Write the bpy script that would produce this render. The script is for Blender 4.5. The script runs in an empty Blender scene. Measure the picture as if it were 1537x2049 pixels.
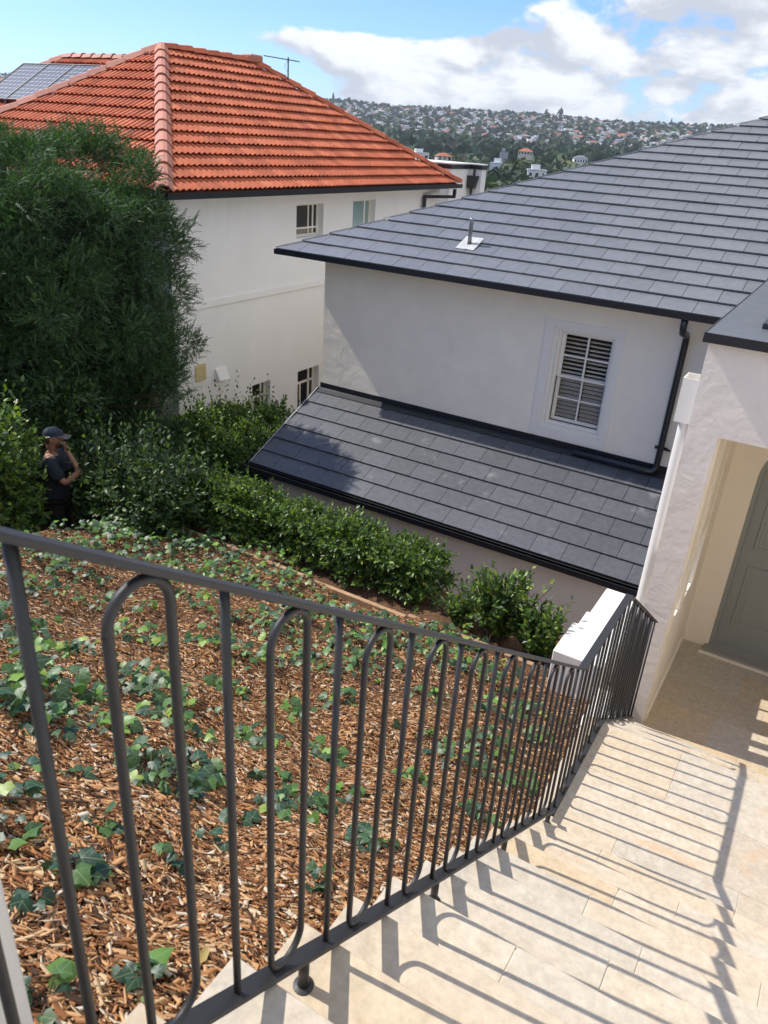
import bpy, bmesh, math, random
import numpy as np
from mathutils import Vector, Matrix
rnd = random.Random(7)
rng = np.random.default_rng(7)
PI = math.pi
SC = bpy.context.scene
COL = SC.collection

# ---------------------------------------------------------------- camera, sky, sun, exposure
YAW, PITCH, ROLL, FPX = 5.17371699e-01, 4.53366089e-01, 6.87411356e-02, 1547.18
def cam_rows():
    cy, sy, cp, sp, cr, sr = math.cos(YAW), math.sin(YAW), math.cos(PITCH), math.sin(PITCH), math.cos(ROLL), math.sin(ROLL)
    f = np.array([-sy*cp, cy*cp, -sp]); rt = np.array([cy, sy, 0.]); up = np.cross(rt, f)
    return cr*rt+sr*up, -sr*rt+cr*up, f
CR, CU, CF = cam_rows()
cd = bpy.data.cameras.new('camera'); cam = bpy.data.objects.new('camera', cd); COL.objects.link(cam)
cam.matrix_world = Matrix(((CR[0], CU[0], -CF[0], 0), (CR[1], CU[1], -CF[1], 0), (CR[2], CU[2], -CF[2], 0), (0, 0, 0, 1)))
cd.sensor_fit = 'VERTICAL'; cd.sensor_height = 24; cd.lens = 24*FPX/2049
cd.clip_start = .02; cd.clip_end = 20000
cd.dof.use_dof = True; cd.dof.focus_distance = 7.0; cd.dof.aperture_fstop = 5.6
SC.camera = cam

SUN = np.array([.859, .080, -1.0])
el = math.atan2(1.0, math.hypot(SUN[0], SUN[1]))
w = bpy.data.worlds.new('World'); SC.world = w; w.use_nodes = True
nt = w.node_tree; nt.nodes.clear()
def N(nt, t, **k):
    n = nt.nodes.new(t)
    for a, b in k.items():
        if a == 'ins':
            for i, v in b.items(): n.inputs[i].default_value = v
        else: setattr(n, a, b)
    return n
def L(nt, a, b): nt.links.new(a, b)
def math_node(nt, op, a=None, b=None, c=None, clamp=False):
    n = nt.nodes.new('ShaderNodeMath'); n.operation = op; n.use_clamp = clamp
    for i, v in enumerate((a, b, c)):
        if v is None: continue
        if isinstance(v, (int, float)): n.inputs[i].default_value = v
        else: nt.links.new(v, n.inputs[i])
    return n.outputs[0]
def ramp(nt, fac, stops, interp='LINEAR'):
    n = nt.nodes.new('ShaderNodeValToRGB'); n.color_ramp.interpolation = interp
    el_ = n.color_ramp.elements
    while len(el_) < len(stops): el_.new(.5)
    for e, (p, c) in zip(el_, stops):
        e.position = p; e.color = (c[0], c[1], c[2], 1) if hasattr(c, '__len__') else (c, c, c, 1)
    nt.links.new(fac, n.inputs[0]); return n.outputs[0]
sky = N(nt, 'ShaderNodeTexSky', sky_type='NISHITA', sun_disc=False)
sky.sun_elevation = el; sky.sun_rotation = math.atan2(-SUN[0], -SUN[1]); sky.air_density = 1.0; sky.dust_density = .15; sky.ozone_density = 2.5
tc = N(nt, 'ShaderNodeTexCoord'); sep = N(nt, 'ShaderNodeSeparateXYZ'); L(nt, tc.outputs['Generated'], sep.inputs[0])
az = math_node(nt, 'ARCTAN2', sep.outputs[0], sep.outputs[1])
zz = math_node(nt, 'MAXIMUM', sep.outputs[2], 0.0)
evn = math_node(nt, 'MULTIPLY', math_node(nt, 'POWER', math_node(nt, 'ADD', zz, .02), .75), 8.5)
cmb = N(nt, 'ShaderNodeCombineXYZ'); L(nt, math_node(nt, 'MULTIPLY', sep.outputs[0], 5.2), cmb.inputs[0]); L(nt, math_node(nt, 'MULTIPLY', sep.outputs[1], 5.2), cmb.inputs[1]); L(nt, evn, cmb.inputs[2])
n1 = N(nt, 'ShaderNodeTexNoise', ins={'Scale': 1.7, 'Detail': 12, 'Roughness': .56, 'Distortion': .25}); L(nt, cmb.outputs[0], n1.inputs['Vector'])
mp2 = N(nt, 'ShaderNodeMapping'); mp2.inputs['Location'].default_value = (.12, -.05, .22); L(nt, cmb.outputs[0], mp2.inputs[0])
n2 = N(nt, 'ShaderNodeTexNoise', ins={'Scale': 1.7, 'Detail': 8, 'Roughness': .56, 'Distortion': .25}); L(nt, mp2.outputs[0], n2.inputs['Vector'])
# more cloud towards the right of the view (azimuth from -45 deg to -20 deg), clear blue to the left
azb = N(nt, 'ShaderNodeMapRange', interpolation_type='SMOOTHSTEP', ins={1: math.radians(-47), 2: math.radians(-30), 3: -.20, 4: .135}); hsh = N(nt, 'ShaderNodeMapRange', interpolation_type='SMOOTHSTEP', ins={1: .085, 2: .125, 3: 0, 4: .30}); L(nt, zz, hsh.inputs[0]); L(nt, math_node(nt, 'SUBTRACT', az, hsh.outputs[0]), azb.inputs[0])
lowb = N(nt, 'ShaderNodeMapRange', interpolation_type='SMOOTHSTEP', ins={1: .10, 2: .17, 3: .0, 4: -.0}); L(nt, zz, lowb.inputs[0])
lefth = N(nt, 'ShaderNodeMapRange', interpolation_type='SMOOTHSTEP', ins={1: .085, 2: .13, 3: 0.0, 4: .05}); L(nt, zz, lefth.inputs[0])
dens = math_node(nt, 'ADD', math_node(nt, 'ADD', n1.outputs[0], azb.outputs[0]), lowb.outputs[0])
cm = N(nt, 'ShaderNodeMapRange', interpolation_type='SMOOTHSTEP', ins={1: .49, 2: .585, 3: 0, 4: .97}); L(nt, dens, cm.inputs[0])
dif = math_node(nt, 'SUBTRACT', n1.outputs[0], n2.outputs[0])
shade = N(nt, 'ShaderNodeMapRange', interpolation_type='SMOOTHSTEP', ins={1: -.10, 2: .12, 3: 0, 4: 1}); L(nt, dif, shade.inputs[0])
ccol = N(nt, 'ShaderNodeMixRGB'); ccol.inputs[1].default_value = (3.1, 3.3, 3.7, 1); ccol.inputs[2].default_value = (5.1, 5.2, 5.3, 1); L(nt, shade.outputs[0], ccol.inputs[0])
skb = N(nt, 'ShaderNodeMixRGB', blend_type='MULTIPLY'); skb.inputs[0].default_value = 1; skb.inputs[2].default_value = (.50, .65, .93, 1); L(nt, sky.outputs[0], skb.inputs[1])
mx = N(nt, 'ShaderNodeMixRGB'); L(nt, cm.outputs[0], mx.inputs[0]); L(nt, skb.outputs[0], mx.inputs[1]); L(nt, ccol.outputs[0], mx.inputs[2])
bg = N(nt, 'ShaderNodeBackground'); bg.inputs[1].default_value = .15; L(nt, mx.outputs[0], bg.inputs[0])
wo = N(nt, 'ShaderNodeOutputWorld'); L(nt, bg.outputs[0], wo.inputs[0])

sd = bpy.data.lights.new('sun', 'SUN'); sd.energy = 3.8; sd.angle = math.radians(.53); sd.color = (1, .94, .85)
so = bpy.data.objects.new('sun', sd); COL.objects.link(so); so.location = (-20, 0, 25)
so.rotation_euler = Vector(SUN).to_track_quat('-Z', 'Y').to_euler()
SC.view_settings.view_transform = 'Standard'; SC.view_settings.look = 'None'; SC.view_settings.gamma = 1
SC.view_settings.exposure = 0.48; SC.view_settings.use_curve_mapping = False
SC.cycles.max_bounces = 7; SC.cycles.diffuse_bounces = 5; SC.cycles.transparent_max_bounces = 8; SC.cycles.volume_bounces = 0

# ---------------------------------------------------------------- helpers
def tag(o, label=None, cat=None, group=None, kind=None):
    if label: o['label'] = label
    if cat: o['category'] = cat
    if group: o['group'] = group
    if kind: o['kind'] = kind
    return o
def empty(name, loc=(0, 0, 0), label=None, cat=None, group=None):
    o = bpy.data.objects.new(name, None); COL.objects.link(o); o.location = loc; o.empty_display_size = .1
    return tag(o, label, cat, group)
def link(name, me, mats=(), parent=None, loc=None, rot=None):
    o = bpy.data.objects.new(name, me); COL.objects.link(o)
    for m in (mats if isinstance(mats, (list, tuple)) else [mats]):
        if m is not None and len(me.materials) < len(mats if isinstance(mats, (list, tuple)) else [mats]): me.materials.append(m)
    if parent: o.parent = parent; 
    if parent and loc is None: o.matrix_parent_inverse = Matrix.Translation(parent.location).inverted()
    if loc is not None: o.location = loc
    if rot is not None: o.rotation_euler = rot
    return o
class MB:
    def __init__(s): s.v = []; s.f = []; s.m = []
    def face(s, idx, m=0): s.f.append(idx); s.m.append(m)
    def quad(s, a, b, c, d, m=0):
        n = len(s.v); s.v += [a, b, c, d]; s.face((n, n+1, n+2, n+3), m)
    def poly(s, pts, m=0):
        n = len(s.v); s.v += list(pts); s.face(tuple(range(n, n+len(pts))), m)
    def box(s, x0, x1, y0, y1, z0, z1, m=0):
        n = len(s.v); s.v += [(x, y, z) for z in (z0, z1) for y in (y0, y1) for x in (x0, x1)]
        for q in ((0, 2, 3, 1), (4, 5, 7, 6), (0, 1, 5, 4), (2, 6, 7, 3), (0, 4, 6, 2), (1, 3, 7, 5)): s.face(tuple(n+i for i in q), m)
    def tube(s, pts, r, k=8, m=0, caps=True):
        pts = [np.array(p, float) for p in pts]; n0 = len(s.v); prev = None
        rr = r if hasattr(r, '__len__') else [r]*len(pts)
        for i, p in enumerate(pts):
            t = (pts[min(i+1, len(pts)-1)]-pts[max(i-1, 0)]); t = t/np.linalg.norm(t)
            if prev is None:
                a = np.array([0, 0, 1.]) if abs(t[2]) < .9 else np.array([1., 0, 0])
                u = np.cross(t, a)
            else: u = prev-t*np.dot(prev, t)
            u = u/np.linalg.norm(u); prev = u; v = np.cross(t, u)
            for j in range(k):
                c = p+rr[i]*(math.cos(2*PI*j/k)*u+math.sin(2*PI*j/k)*v); s.v.append(tuple(c))
        for i in range(len(pts)-1):
            for j in range(k):
                a = n0+i*k+j; b = n0+i*k+(j+1) % k; s.face((a, b, b+k, a+k), m)
        if caps:
            s.face(tuple(n0+j for j in range(k))[::-1], m); s.face(tuple(n0+(len(pts)-1)*k+j for j in range(k)), m)
    def bar(s, a, b, w_, h_, m=0, side=(1, 0, 0)):
        a = np.array(a, float); b = np.array(b, float); t = (b-a)/np.linalg.norm(b-a); u = np.array(side, float); v = np.cross(t, u); v /= np.linalg.norm(v)
        n = len(s.v)
        for p in (a, b):
            for (i, j) in ((-1, -1), (1, -1), (1, 1), (-1, 1)): s.v.append(tuple(p+u*i*w_/2+v*j*h_/2))
        for q in ((3, 2, 1, 0), (4, 5, 6, 7), (0, 1, 5, 4), (1, 2, 6, 5), (2, 3, 7, 6), (3, 0, 4, 7)): s.face(tuple(n+i for i in q), m)
    def mesh(s, name, smooth=False):
        me = bpy.data.meshes.new(name); me.from_pydata([tuple(map(float, p)) for p in s.v], [], s.f)
        me.polygons.foreach_set('material_index', s.m)
        if smooth: me.polygons.foreach_set('use_smooth', [True]*len(s.f))
        me.update(); return me
    def build(s, name, mats, parent=None, smooth=False, bevel=0, kind=None, norm=True):
        me = s.mesh(name, smooth)
        if norm or bevel:
            bm = bmesh.new(); bm.from_mesh(me)
            if norm: bmesh.ops.recalc_face_normals(bm, faces=bm.faces)
            if bevel: bmesh.ops.bevel(bm, geom=[e for e in bm.edges if e.is_manifold and e.calc_face_angle(0) > .5], offset=bevel, segments=1, affect='EDGES', clamp_overlap=True)
            bm.to_mesh(me); bm.free()
        o = link(name, me, mats, parent)
        if kind: o['kind'] = kind
        return o
def fast_mesh(name, V, F, mats, parent=None, kind=None, uv=None, smooth=False, midx=None):
    V = np.asarray(V, np.float32).reshape(-1, 3); F = np.asarray(F, np.int32); k = F.shape[1]
    me = bpy.data.meshes.new(name); me.vertices.add(len(V)); me.vertices.foreach_set('co', V.ravel())
    me.loops.add(F.size); me.loops.foreach_set('vertex_index', F.ravel())
    me.polygons.add(len(F)); me.polygons.foreach_set('loop_start', np.arange(0, F.size, k, dtype=np.int32))
    if uv is not None:
        l = me.uv_layers.new(name='uv'); l.data.foreach_set('uv', np.asarray(uv, np.float32)[F.ravel()].ravel())
    if smooth: me.polygons.foreach_set('use_smooth', np.ones(len(F), bool))
    me.update(calc_edges=True)
    o = link(name, me, mats, parent)
    if midx is not None: me.polygons.foreach_set('material_index', np.asarray(midx, np.int32))
    if kind: o['kind'] = kind
    return o
def stamp(T, TF, P, U, Vv, W, S):
    """template verts T (n,3) placed at P with axes U,Vv,W and scale S (m,) or (m,3)"""
    S = np.asarray(S); S = S[:, None] if S.ndim == 1 else S
    t = T[None]*S[:, None, :]
    V = P[:, None]+t[..., 0:1]*U[:, None]+t[..., 1:2]*Vv[:, None]+t[..., 2:3]*W[:, None]
    F = TF[None]+(np.arange(len(P))*len(T))[:, None, None]
    return V.reshape(-1, 3), F.reshape(-1, TF.shape[1])
def unit(a): return a/np.maximum(np.linalg.norm(a, axis=-1, keepdims=True), 1e-9)
def frames(Y, roughN):
    """axes with Y as the length direction and W near roughN"""
    Y = unit(Y); X = unit(np.cross(Y, roughN)); W = np.cross(X, Y); return X, Y, W
def visible(P, margin=1.3, near=.05):
    d = P@CF; x = P@CR/d*FPX; y = P@CU/d*FPX
    return (d > near) & (np.abs(x) < 768*margin) & (np.abs(y) < 1024*margin)
def smooth(x, a, b):
    t = np.clip((x-a)/(b-a), 0, 1); return t*t*(3-2*t)

# ---------------------------------------------------------------- materials
MATS = {}
def material(name, col, rough=.7, var=.0, vscale=3.0, bump=0., bscale=60., bdetail=4, spec=.5, metal=0, col2=None, island=None, objvar=None, transl=0., coat=0., vdetail=6, stain=None, bump2=None, coords='Object'):
    if name in MATS: return MATS[name]
    m = bpy.data.materials.new(name); m.use_nodes = True; nt = m.node_tree; nt.nodes.clear()
    p = N(nt, 'ShaderNodeBsdfPrincipled'); p.inputs['Roughness'].default_value = rough; p.inputs['Metallic'].default_value = metal
    p.inputs['Specular IOR Level'].default_value = spec; p.inputs['Coat Weight'].default_value = coat
    tc = N(nt, 'ShaderNodeTexCoord'); geo = N(nt, 'ShaderNodeNewGeometry')
    vec = geo.outputs['Position'] if coords == 'World' else tc.outputs['Object']
    base = N(nt, 'ShaderNodeRGB'); base.outputs[0].default_value = (*col, 1); c = base.outputs[0]
    if island:
        c = ramp(nt, geo.outputs['Random Per Island'], island)
    if col2 is not None:
        nn = N(nt, 'ShaderNodeTexNoise', ins={'Scale': vscale, 'Detail': vdetail, 'Roughness': .6}); L(nt, vec, nn.inputs['Vector'])
        f = N(nt, 'ShaderNodeMapRange', ins={1: .35, 2: .65, 3: 0, 4: 1}); L(nt, nn.outputs[0], f.inputs[0])
        mxn = N(nt, 'ShaderNodeMixRGB'); L(nt, f.outputs[0], mxn.inputs[0]); L(nt, c, mxn.inputs[1]); mxn.inputs[2].default_value = (*col2, 1); c = mxn.outputs[0]
    if var:
        nn = N(nt, 'ShaderNodeTexNoise', ins={'Scale': vscale*2.3, 'Detail': 8, 'Roughness': .65}); L(nt, vec, nn.inputs['Vector'])
        f = N(nt, 'ShaderNodeMapRange', ins={1: .3, 2: .7, 3: 1-var, 4: 1+var}); L(nt, nn.outputs[0], f.inputs[0])
        mxn = N(nt, 'ShaderNodeMixRGB', blend_type='MULTIPLY'); mxn.inputs[0].default_value = 1; L(nt, c, mxn.inputs[1]); L(nt, f.outputs[0], mxn.inputs[2]); c = mxn.outputs[0]
    if objvar:
        oi = N(nt, 'ShaderNodeObjectInfo')
        src = math_node(nt, 'FRACT', math_node(nt, 'ADD', oi.outputs['Random'], geo.outputs['Random Per Island']))
        c2 = ramp(nt, src, objvar)
        mxn = N(nt, 'ShaderNodeMixRGB', blend_type='MULTIPLY'); mxn.inputs[0].default_value = 1; L(nt, c, mxn.inputs[1]); L(nt, c2, mxn.inputs[2]); c = mxn.outputs[0]
    if stain:
        sc_, thr, scol, stre = stain
        mp = N(nt, 'ShaderNodeMapping'); mp.inputs['Scale'].default_value = stre; L(nt, vec, mp.inputs[0])
        nn = N(nt, 'ShaderNodeTexNoise', ins={'Scale': sc_, 'Detail': 7, 'Roughness': .62}); L(nt, mp.outputs[0], nn.inputs['Vector'])
        f = N(nt, 'ShaderNodeMapRange', interpolation_type='SMOOTHSTEP', ins={1: thr, 2: thr+.16, 3: 0, 4: .75}); L(nt, nn.outputs[0], f.inputs[0])
        mxn = N(nt, 'ShaderNodeMixRGB'); L(nt, f.outputs[0], mxn.inputs[0]); L(nt, c, mxn.inputs[1]); mxn.inputs[2].default_value = (*scol, 1); c = mxn.outputs[0]
    L(nt, c, p.inputs['Base Color'])
    if bump:
        nn = N(nt, 'ShaderNodeTexNoise', ins={'Scale': bscale, 'Detail': bdetail, 'Roughness': .6}); L(nt, vec, nn.inputs['Vector'])
        b = N(nt, 'ShaderNodeBump', ins={'Strength': 1.0, 'Distance': bump}); L(nt, nn.outputs[0], b.inputs['Height'])
        if bump2:
            n3 = N(nt, 'ShaderNodeTexNoise', ins={'Scale': bump2[1], 'Detail': 3, 'Roughness': .5, 'Distortion': .6}); L(nt, vec, n3.inputs['Vector'])
            b2 = N(nt, 'ShaderNodeBump', ins={'Strength': 1.0, 'Distance': bump2[0]}); L(nt, n3.outputs[0], b2.inputs['Height']); L(nt, b2.outputs[0], b.inputs['Normal'])
        L(nt, b.outputs[0], p.inputs['Normal'])
    out = N(nt, 'ShaderNodeOutputMaterial'); sh = p.outputs[0]
    if transl:
        tr = N(nt, 'ShaderNodeBsdfTranslucent'); hs = N(nt, 'ShaderNodeHueSaturation', ins={'Hue': .485, 'Saturation': 1.15, 'Value': 1.9}); L(nt, c, hs.inputs['Color']); L(nt, hs.outputs[0], tr.inputs[0])
        ms = N(nt, 'ShaderNodeMixShader'); ms.inputs[0].default_value = transl; L(nt, sh, ms.inputs[1]); L(nt, tr.outputs[0], ms.inputs[2]); sh = ms.outputs[0]
    L(nt, sh, out.inputs[0]); MATS[name] = m; return m
M = material
plaster = M('warm plaster', (.92, .845, .72), .85, var=.05, vscale=.8, bump=.0012, bscale=45, bump2=(.011, 3.2), stain=(.9, .60, (.66, .63, .56), (1, 1, .25)), coords='World')
plaster_rough = M('trowelled stucco', (.85, .765, .66), .88, var=.05, vscale=2, bump=.0025, bscale=22, bdetail=8, bump2=(.008, 6), coords='World')
cool_white = M('cool white render', (.86, .865, .87), .85, var=.03, vscale=.6, bump=.002, bscale=30, bump2=(.012, 1.8), stain=(.55, .57, (.70, .72, .68), (1, 1, .18)), coords='World')
cream = M('cream painted wall', (.90, .81, .66), .6, var=.02, vscale=2, bump=.0006, bscale=90, coords='World')
white_paint = M('white paint', (.86, .82, .74), .45, var=.02, bump=.0003, bscale=80)
white_top = M('white masonry paint', (.82, .79, .73), .7, var=.04, vscale=4, bump=.001, bscale=60, coords='World')
black_metal = M('black gutter metal', (.018, .021, .026), .32, spec=.6, var=.1, coords='World')
rail_metal = M('charcoal painted steel', (.027, .027, .028), .5, spec=.5, var=.12, vscale=9, bump=.0002, bscale=140, coords='World')
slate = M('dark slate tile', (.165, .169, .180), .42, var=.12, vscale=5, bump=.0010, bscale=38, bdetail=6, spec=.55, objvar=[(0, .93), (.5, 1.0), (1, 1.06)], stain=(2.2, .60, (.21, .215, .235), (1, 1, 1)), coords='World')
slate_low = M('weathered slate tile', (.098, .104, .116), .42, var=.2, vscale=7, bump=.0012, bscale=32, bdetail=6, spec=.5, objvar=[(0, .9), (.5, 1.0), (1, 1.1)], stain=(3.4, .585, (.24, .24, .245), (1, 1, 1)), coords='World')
under_black = M('roof underlay', (.02, .02, .022), .9)
terracotta = M('terracotta tile', (.53, .145, .066), .72, var=.22, vscale=6, bump=.001, bscale=50, spec=.35, objvar=[(0, (.78, .72, .7)), (.45, (1, 1, 1)), (.8, (1.08, 1.05, 1.02)), (1, (1.2, 1.35, 1.4))], stain=(3.0, .64, (.36, .19, .14), (1, 1, .6)), coords='World')
terracotta_cap = M('pink terracotta cap', (.52, .22, .15), .7, var=.12, vscale=5, bump=.001, bscale=50, objvar=[(0, .85), (1, 1.12)], coords='World')
glass_dark = M('dark window glass', (.015, .018, .022), .04, spec=.9)
glass_blue = M('frosted blue glass', (.22, .36, .37), .2, spec=.7)
interior = M('dark interior', (.02, .02, .022), .9)
stone_v = [(0, (.86, .88, .92)), (.25, (.97, .97, .97)), (.5, (1.05, 1.03, 1.0)), (.72, (1.03, .97, .88)), (.86, (1.03, .92, .76)), (1, (.90, .88, .86))]
def travertine():
    m = M('travertine', (.50, .435, .34), .62, col2=(.57, .505, .405), vscale=16, var=.13, bump=.0012, bscale=70, bdetail=5, spec=.35, objvar=stone_v, coords='World')
    nt = m.node_tree; p = [n for n in nt.nodes if n.type == 'BSDF_PRINCIPLED'][0]
    geo = N(nt, 'ShaderNodeNewGeometry'); mp = N(nt, 'ShaderNodeMapping'); mp.inputs['Scale'].default_value = (1, 1.9, 1); L(nt, geo.outputs['Position'], mp.inputs[0])
    v = N(nt, 'ShaderNodeTexVoronoi', feature='F1', ins={'Scale': 55, 'Randomness': 1}); L(nt, mp.outputs[0], v.inputs['Vector'])
    nn = N(nt, 'ShaderNodeTexNoise', ins={'Scale': 5, 'Detail': 5}); L(nt, geo.outputs['Position'], nn.inputs['Vector'])
    thr = N(nt, 'ShaderNodeMapRange', ins={1: .48, 2: .72, 3: .0, 4: .26}); L(nt, nn.outputs[0], thr.inputs[0])
    pit = math_node(nt, 'LESS_THAN', v.outputs['Distance'], thr.outputs[0])
    old = p.inputs['Base Color'].links[0].from_socket
    n4 = N(nt, 'ShaderNodeTexNoise', ins={'Scale': 2.2, 'Detail': 6, 'Roughness': .6, 'Distortion': 1.2}); L(nt, mp.outputs[0], n4.inputs['Vector'])
    f4 = N(nt, 'ShaderNodeMapRange', interpolation_type='SMOOTHSTEP', ins={1: .58, 2: .75, 3: 0, 4: .55}); L(nt, n4.outputs[0], f4.inputs[0])
    mo = N(nt, 'ShaderNodeMixRGB'); L(nt, f4.outputs[0], mo.inputs[0]); L(nt, old, mo.inputs[1]); mo.inputs[2].default_value = (.56, .36, .20, 1)
    mx = N(nt, 'ShaderNodeMixRGB', blend_type='MULTIPLY'); L(nt, math_node(nt, 'MULTIPLY', pit, .32), mx.inputs[0]); L(nt, mo.outputs[0], mx.inputs[1]); mx.inputs[2].default_value = (.45, .36, .26, 1)
    L(nt, mx.outputs[0], p.inputs['Base Color'])
    b = p.inputs['Normal'].links[0].from_node
    b2 = N(nt, 'ShaderNodeBump', invert=True, ins={'Strength': .7, 'Distance': .002}); L(nt, pit, b2.inputs['Height']); L(nt, b.outputs[0], b2.inputs['Normal']); L(nt, b2.outputs[0], p.inputs['Normal'])
    return m
trav = travertine()
grout = M('stone bedding', (.62, .56, .45), .9, var=.1, coords='World')
soil = M('bark soil', (.07, .035, .018), .95, col2=(.16, .075, .03), vscale=25, var=.4, bump=.012, bscale=55, coords='World')
chips = M('pine bark chips', (.3, .15, .06), .8, island=[(0, (.04, .02, .011)), (.15, (.10, .045, .02)), (.33, (.26, .105, .040)), (.55, (.44, .21, .082)), (.76, (.55, .31, .14)), (.92, (.62, .45, .26)), (1, (.58, .52, .42))], bump=.001, bscale=160, var=.18, vscale=30, spec=.25)
def leafmat(name, stops, transl=.25, rough=.38, veins=False):
    m = M(name, (.05, .1, .03), rough, island=stops, transl=transl, spec=.5, var=.15, vscale=20, coords='World')
    if veins:
        nt = m.node_tree; uv = N(nt, 'ShaderNodeUVMap'); s = N(nt, 'ShaderNodeSeparateXYZ'); L(nt, uv.outputs[0], s.inputs[0])
        au = math_node(nt, 'ABSOLUTE', s.outputs[0])
        mid = math_node(nt, 'LESS_THAN', au, .018)
        sv = math_node(nt, 'LESS_THAN', math_node(nt, 'ABSOLUTE', math_node(nt, 'SUBTRACT', math_node(nt, 'MULTIPLY', au, .62), math_node(nt, 'SUBTRACT', s.outputs[1], .06))), .016)
        ln = math_node(nt, 'MAXIMUM', mid, sv)
        p = [n for n in nt.nodes if n.type == 'BSDF_PRINCIPLED'][0]; old = p.inputs['Base Color'].links[0].from_socket
        mx = N(nt, 'ShaderNodeMixRGB'); L(nt, math_node(nt, 'MULTIPLY', ln, .6), mx.inputs[0]); L(nt, old, mx.inputs[1]); mx.inputs[2].default_value = (.26, .36, .17, 1); L(nt, mx.outputs[0], p.inputs['Base Color'])
    return m
ivy_m = leafmat('ivy leaf', [(0, (.022, .055, .030)), (.35, (.04, .09, .035)), (.6, (.06, .14, .035)), (.8, (.10, .22, .04)), (.93, (.16, .32, .045)), (1, (.30, .40, .06))], .25, .45, True)
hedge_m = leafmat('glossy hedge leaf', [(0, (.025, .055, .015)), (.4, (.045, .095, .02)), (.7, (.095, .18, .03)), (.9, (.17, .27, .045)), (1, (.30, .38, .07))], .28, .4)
dark_leaf_m = leafmat('dark laurel leaf', [(0, (.018, .04, .014)), (.5, (.035, .075, .02)), (.85, (.065, .125, .025)), (1, (.13, .2, .04))], .22, .5)  # the laurel leaves' own dark green
conifer_m = leafmat('cypress frond', [(0, (.016, .042, .014)), (.5, (.034, .088, .026)), (.85, (.060, .14, .036)), (1, (.14, .22, .06))], .22, .6)
bark = M('bark', (.09, .055, .035), .9, var=.3, vscale=12, bump=.006, bscale=40, coords='World')
stem_m = M('woody stem', (.10, .06, .04), .8, var=.3, vscale=12, coords='World')
ivy_stem = M('ivy stem', (.10, .055, .03), .7)
timber = M('weathered timber', (.40, .25, .14), .8, var=.25, vscale=9, bump=.002, bscale=60, coords='World')
door_m = M('grey green door paint', (.30, .315, .285), .42, spec=.4, bump=.0002, bscale=90)

# ---------------------------------------------------------------- ground near by
PYv = [-8, 0, .5, 1, 2, 3, 4, 5, 5.65, 6.5, 6.75, 12, 22, 45]; PZv = [-1.2, -1.25, -1.53, -1.87, -2.59, -3.33, -3.72, -4.05, -4.22, -4.3, -6.1, -6.2, -7.5, -11.5]
def ground_z(x, y):
    x = np.asarray(x, float); y = np.asarray(y, float)
    z = np.interp(y, PYv, PZv)
    zl = np.minimum(z, np.interp(y, [-8, 0, 3, 4, 5, 6, 7, 9, 12, 45], [-1.2, -1.3, -3.4, -4.5, -4.95, -5.05, -5.15, -5.4, -6.3, -11.5]))
    t = smooth(-x, 6.15, 7.0)
    z = z*(1-t)+zl*t
    n = .035*np.sin(x*3.1+y*1.7)+.025*np.sin(x*5.3-y*4.1+1)+.018*np.sin(x*9.1+y*7.7)
    return z+n*smooth(-x, .8, 1.3)*(y < 7)
xs = np.unique(np.concatenate([np.arange(-60, -9, 2.), np.arange(-9, -.7, .12), [-.6, 0, 1, 2], np.arange(4, 60, 4.)]))
ys = np.unique(np.concatenate([np.arange(-30, -1, 3.), np.arange(-1, 8, .12), np.arange(8, 46, 1.5)]))
X, Y = np.meshgrid(xs, ys); Z = ground_z(X, Y)
Z = np.where((X > -.80) & (Y > -20) & (Y < 7), np.minimum(Z, -4.9), Z)
Vg = np.stack([X, Y, Z], -1).reshape(-1, 3); nx = len(xs)
i, j = np.meshgrid(np.arange(len(ys)-1), np.arange(nx-1), indexing='ij'); a = (i*nx+j).ravel()
g = fast_mesh('garden_ground', Vg, np.stack([a, a+1, a+nx+1, a+nx], 1), soil, kind='structure', smooth=True)
tag(g, 'brown soil of the sloping garden bed under the bark mulch', None)

# ---------------------------------------------------------------- stairs with travertine paving
SX0, SX1 = -.74, 1.7
ZL = -3.27
treads = []                                              # (y_back, y_nose, z)
for k in range(1, 13):
    yn = 2.97-.2425*(k-1); yb = 2.97-.2425*k if k < 12 else -2.4
    treads.append((yb, yn, ZL+.1695*k))
lower = []
for j_ in range(1, 6): lower.append((4.12+.245*(j_-1), 4.12+.245*j_, ZL-.172*j_))
ZF = ZL-.172*6                                           # porch floor
core = MB()
for (yb, yn, z) in treads: core.box(SX0+.01, SX1, yb, yn-.012, -5.2, z-.0035)
core.box(SX0+.01, SX1, 2.958, 4.108, -5.2, ZL-.0035)
for (yb, yn, z) in lower: core.box(SX0+.01, SX1, yb-.012, yn-.012, -5.2, z-.0035)
stairs = core.build('stone_stairs', grout); stairs['kind'] = 'structure'; stairs['label'] = 'travertine staircase going down from the camera to the porch'
def stone(x0, x1, y0, y1, ztop, th, parent, gap=.0016):
    x0 += gap; x1 -= gap; y0 += gap; y1 -= gap; ztop += .0; jz = rnd.uniform(-.0008, .0008)
    b = MB(); b.box(x0, x1, y0, y1, ztop-th, ztop+jz)
    return b.build('paving_stone', trav, parent, bevel=.0022)
def row(y0, y1, z, th, lens, parent, off, x0=SX0, x1=SX1):
    x = x0; first = True; i = 0
    while x < x1-.01:
        l = off if first else lens[i % len(lens)]; first = False; i += 1
        e = min(x+l, x1)
        if x1-e < .15: e = x1
        stone(x, e, y0, y1, z, th, parent); x = e
for n, (yb, yn, z) in enumerate(treads[:-1]): row(yb-.012, yn+.004, z, .03, [.78, .62], stairs, .42+.31*((n*5) % 3)/2+.08*(n % 2))
row(.055, treads[11][1]+.004, treads[11][2], .03, [.8], stairs, .6)
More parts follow.
